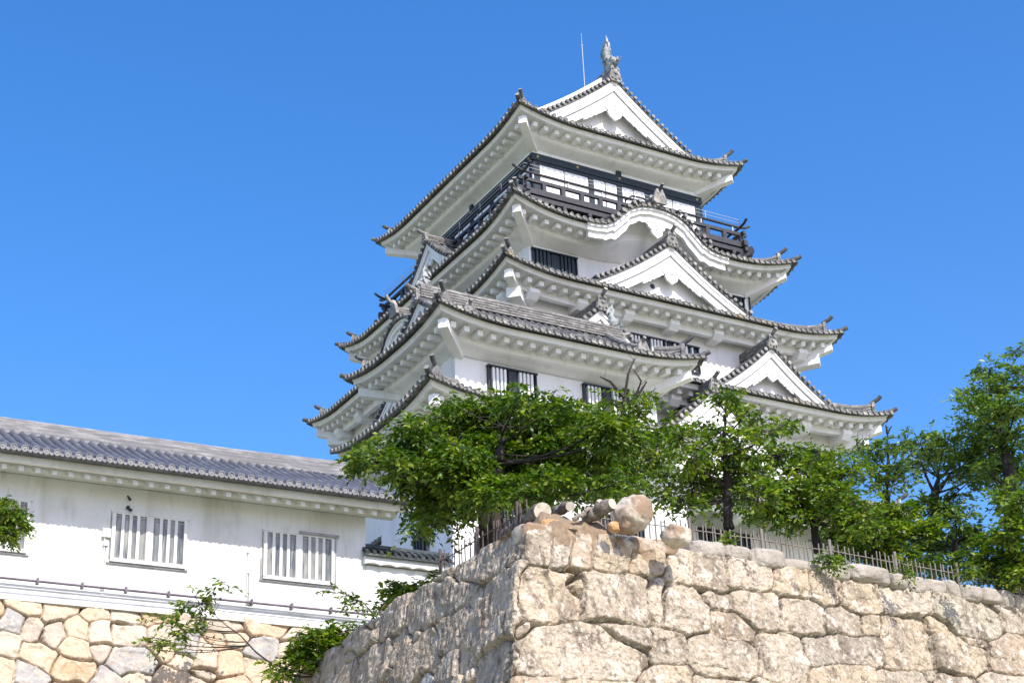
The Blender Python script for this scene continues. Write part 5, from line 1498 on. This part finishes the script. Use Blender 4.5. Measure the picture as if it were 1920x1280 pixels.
 'clumps': [(-16.11, -47.37, 16.24, 0.35, 1), (-16.83, -48.74, 15.88, 0.45, 1), (-16.44, -48.79, 16.3, 0.39, 1), (-16.33, -47.25, 15.61, 0.39, 1), (-16.06, -47.77, 15.42, 0.55, 1), (-15.47, -47.79, 15.8, 0.45, 1), (-15.68, -46.92, 15.24, 0.39, 1), (-16.54, -48.49, 14.69, 0.45, 1), (-16.64, -49.15, 16.71, 0.29, 1), (-15.98, -46.62, 15.37, 0.26, 1)],
 'leaf': 0.17,
 'count': 4600,
 'seed': 11,
 'droop': 0.15,
 'flat': 0.6},
{'name': 'small_tree',
 'label': 'small dense leafy tree top at the left edge, in front of a gallery window',
 'base': (-40.58, -31.12, 9.51),
 'trunk': [(-40.58, -31.12, 9.51), (-40.87, -31.05, 13.35), (-40.98, -31.03, 16.82), (-40.63, -31.1, 17.83), (-40.24, -31.19, 18.44)],
 'rads': [0.14, 0.1, 0.06, 0.045, 0.02],
 'clumps': [(-40.21, -31.7, 18.78, 0.3, 1), (-39.7, -30.93, 18.59, 0.34, 1), (-40.15, -31.6, 18.07, 0.27, 1), (-39.61, -31.02, 18.75, 0.24, 1), (-39.81, -31.0, 18.17, 0.17, 1), (-40.39, -30.77, 18.63, 0.42, 1), (-40.26, -31.13, 19.21, 0.17, 1)],
 'leaf': 0.15,
 'count': 2600,
 'seed': 12,
 'droop': 0.4,
 'category': 'tree'},
{'name': 'wall_plant',
 'label': 'wispy branching plant growing out of the stones below the gallery windows',
 'base': (-31.22, -30.67, 15.19),
 'trunk': [(-31.22, -30.67, 15.19), (-31.7, -30.48, 15.59), (-32.18, -30.29, 16.14), (-32.59, -30.14, 16.45), (-33.0, -29.99, 16.83)],
 'rads': [0.03, 0.025, 0.02, 0.015, 0.008],
 'clumps': [(-33.25, -29.65, 17.34, 0.18, 1), (-33.0, -30.17, 17.58, 0.18, 1), (-32.59, -30.02, 17.84, 0.14, 1), (-33.69, -29.85, 17.5, 0.14, 1), (-33.69, -29.49, 17.24, 0.18, 1), (-33.65, -29.58, 16.87, 0.22, 1), (-33.39, -29.86, 16.65, 0.22, 1), (-34.09, -29.58, 16.56, 0.22, 1), (-34.5, -29.76, 16.56, 0.16, 1), (-34.89, -29.63, 16.46, 0.11, 1), (-34.68, -29.34, 16.04, 0.18, 1),
            (-34.38, -29.51, 15.86, 0.14, 1), (-33.69, -29.51, 16.27, 0.22, 1), (-33.8, -29.63, 15.71, 0.16, 1), (-34.75, -29.61, 15.62, 0.13, 1), (-33.47, -29.9, 16.19, 0.14, 1), (-34.1, -29.43, 16.16, 0.14, 1), (-33.16, -29.91, 17.19, 0.14, 1)],
 'leaf': 0.2,
 'count': 640,
 'seed': 13,
 'droop': 0.2,
 'category': 'plant',
 'limb': 0.02},
{'name': 'shrub',
 'label': 'bright green leafy shrub at the foot of the foreground wall, bottom left of the corner',
 'base': (-31.1, -34.19, 13.63),
 'trunk': [(-31.1, -34.19, 13.63), (-31.1, -34.19, 14.28), (-31.04, -34.22, 14.77)],
 'rads': [0.03, 0.025, 0.015],
 'clumps': [(-31.53, -34.54, 15.13, 0.3, 1), (-30.83, -33.94, 15.27, 0.41, 1), (-30.32, -34.18, 15.37, 0.34, 1), (-30.26, -35.03, 15.3, 0.2, 1), (-31.46, -33.99, 14.86, 0.34, 1), (-31.01, -34.36, 14.65, 0.44, 1), (-30.41, -34.19, 14.92, 0.3, 1), (-31.77, -34.11, 14.48, 0.24, 1), (-31.36, -34.37, 14.29, 0.27, 1), (-31.78, -33.91, 15.26, 0.15, 1), (-32.1, -33.26, 14.44, 0.2, 1),
            (-32.65, -33.98, 14.35, 0.14, 1), (-32.2, -34.14, 13.95, 0.2, 1), (-31.79, -33.76, 14.48, 0.15, 1), (-32.2, -33.31, 14.19, 0.14, 1)],
 'leaf': 0.2,
 'count': 2600,
 'seed': 14,
 'droop': 0.25,
 'category': 'shrub',
 'limb': 0.02},
{'name': 'wall_plant',
 'label': 'small wispy twig with a few leaves in front of the gallery wall, above the shrub',
 'base': (-29.58, -34.89, 15.4),
 'trunk': [(-29.58, -34.89, 15.4), (-29.65, -34.86, 15.9), (-29.94, -34.72, 16.28), (-30.31, -34.55, 16.5), (-30.68, -34.38, 16.62)],
 'rads': [0.02, 0.018, 0.012, 0.008, 0.004],
 'clumps': [(-30.65, -34.39, 16.56, 0.14, 1), (-30.4, -34.54, 16.48, 0.15, 1), (-30.06, -34.51, 16.29, 0.17, 1), (-29.82, -34.65, 16.11, 0.19, 1), (-29.72, -35.01, 15.77, 0.2, 1), (-30.14, -34.46, 16.09, 0.12, 1), (-29.63, -35.0, 16.12, 0.14, 1)],
 'leaf': 0.18,
 'count': 240,
 'seed': 15,
 'droop': 0.2,
 'category': 'plant',
 'limb': 0.015},
{'name': 'shrub',
 'label': 'small glossy shrub on top of the wall left of the dark stake fence',
 'base': (-30.66, -39.38, 14.6),
 'trunk': [(-30.66, -39.38, 14.6), (-30.68, -39.36, 14.98), (-30.72, -39.35, 15.21)],
 'rads': [0.03, 0.02, 0.012],
 'clumps': [(-30.92, -39.42, 15.27, 0.28, 1), (-30.4, -39.21, 15.32, 0.25, 1), (-31.08, -39.23, 15.05, 0.18, 1), (-30.61, -39.13, 15.05, 0.22, 1), (-30.38, -39.82, 15.27, 0.18, 1), (-29.91, -39.42, 15.59, 0.14, 1)],
 'leaf': 0.2,
 'count': 1050,
 'seed': 16,
 'droop': 0.25,
 'category': 'shrub',
 'limb': 0.02},
{'name': 'small_plant',
 'label': 'tiny leafy sprig growing on the coping stones in front of the fence',
 'base': (-26.63, -48.54, 14.15),
 'trunk': [(-26.63, -48.54, 14.15), (-26.59, -48.57, 14.35)],
 'rads': [0.012, 0.006],
 'clumps': [(-26.62, -48.63, 14.49, 0.12, 1), (-26.57, -48.67, 14.35, 0.09, 1), (-26.67, -48.51, 14.36, 0.08, 1), (-26.58, -48.62, 14.2, 0.07, 1)],
 'leaf': 0.13,
 'count': 150,
 'seed': 17,
 'category': 'plant',
 'limb': 0.01},
{'name': 'small_plant',
 'label': 'narrow green plant standing at a fence post among the coping stones',
 'base': (-21.66, -49.42, 13.81),
 'trunk': [(-21.66, -49.42, 13.81), (-21.64, -49.44, 14.02)],
 'rads': [0.012, 0.006],
 'clumps': [(-21.6, -49.46, 14.3, 0.09, 1), (-21.54, -49.42, 14.15, 0.11, 1), (-21.64, -49.38, 14.01, 0.11, 1), (-21.71, -49.51, 13.85, 0.1, 1)],
 'leaf': 0.11,
 'count': 170,
 'seed': 18,
 'category': 'plant',
 'limb': 0.01},
{'name': 'small_plant',
 'label': 'clump of weeds half hiding the fence just left of the bushy yellow-green tree',
 'base': (-23.81, -49.06, 13.93),
 'trunk': [(-23.81, -49.06, 13.93), (-23.78, -49.09, 14.28)],
 'rads': [0.012, 0.006],
 'clumps': [(-23.81, -49.12, 14.27, 0.11, 1), (-23.86, -49.01, 14.15, 0.11, 1), (-23.73, -49.14, 14.1, 0.11, 1), (-23.91, -48.92, 14.23, 0.11, 1), (-23.66, -49.2, 14.01, 0.11, 1)],
 'leaf': 0.13,
 'count': 260,
 'seed': 40,
 'category': 'plant',
 'limb': 0.01},
{'name': 'small_plant',
 'label': 'taller weed with broad leaves in the fence before the shady low tree',
 'base': (-19.46, -49.5, 14.05),
 'trunk': [(-19.46, -49.5, 14.05), (-19.43, -49.54, 14.41)],
 'rads': [0.012, 0.006],
 'clumps': [(-19.49, -49.6, 14.38, 0.12, 1), (-19.44, -49.6, 14.21, 0.12, 1), (-19.46, -49.41, 14.18, 0.12, 1), (-19.41, -49.6, 14.04, 0.12, 1)],
 'leaf': 0.13,
 'count': 260,
 'seed': 41,
 'category': 'plant',
 'limb': 0.01}
]
for spec in TREES:
    tree(**spec)
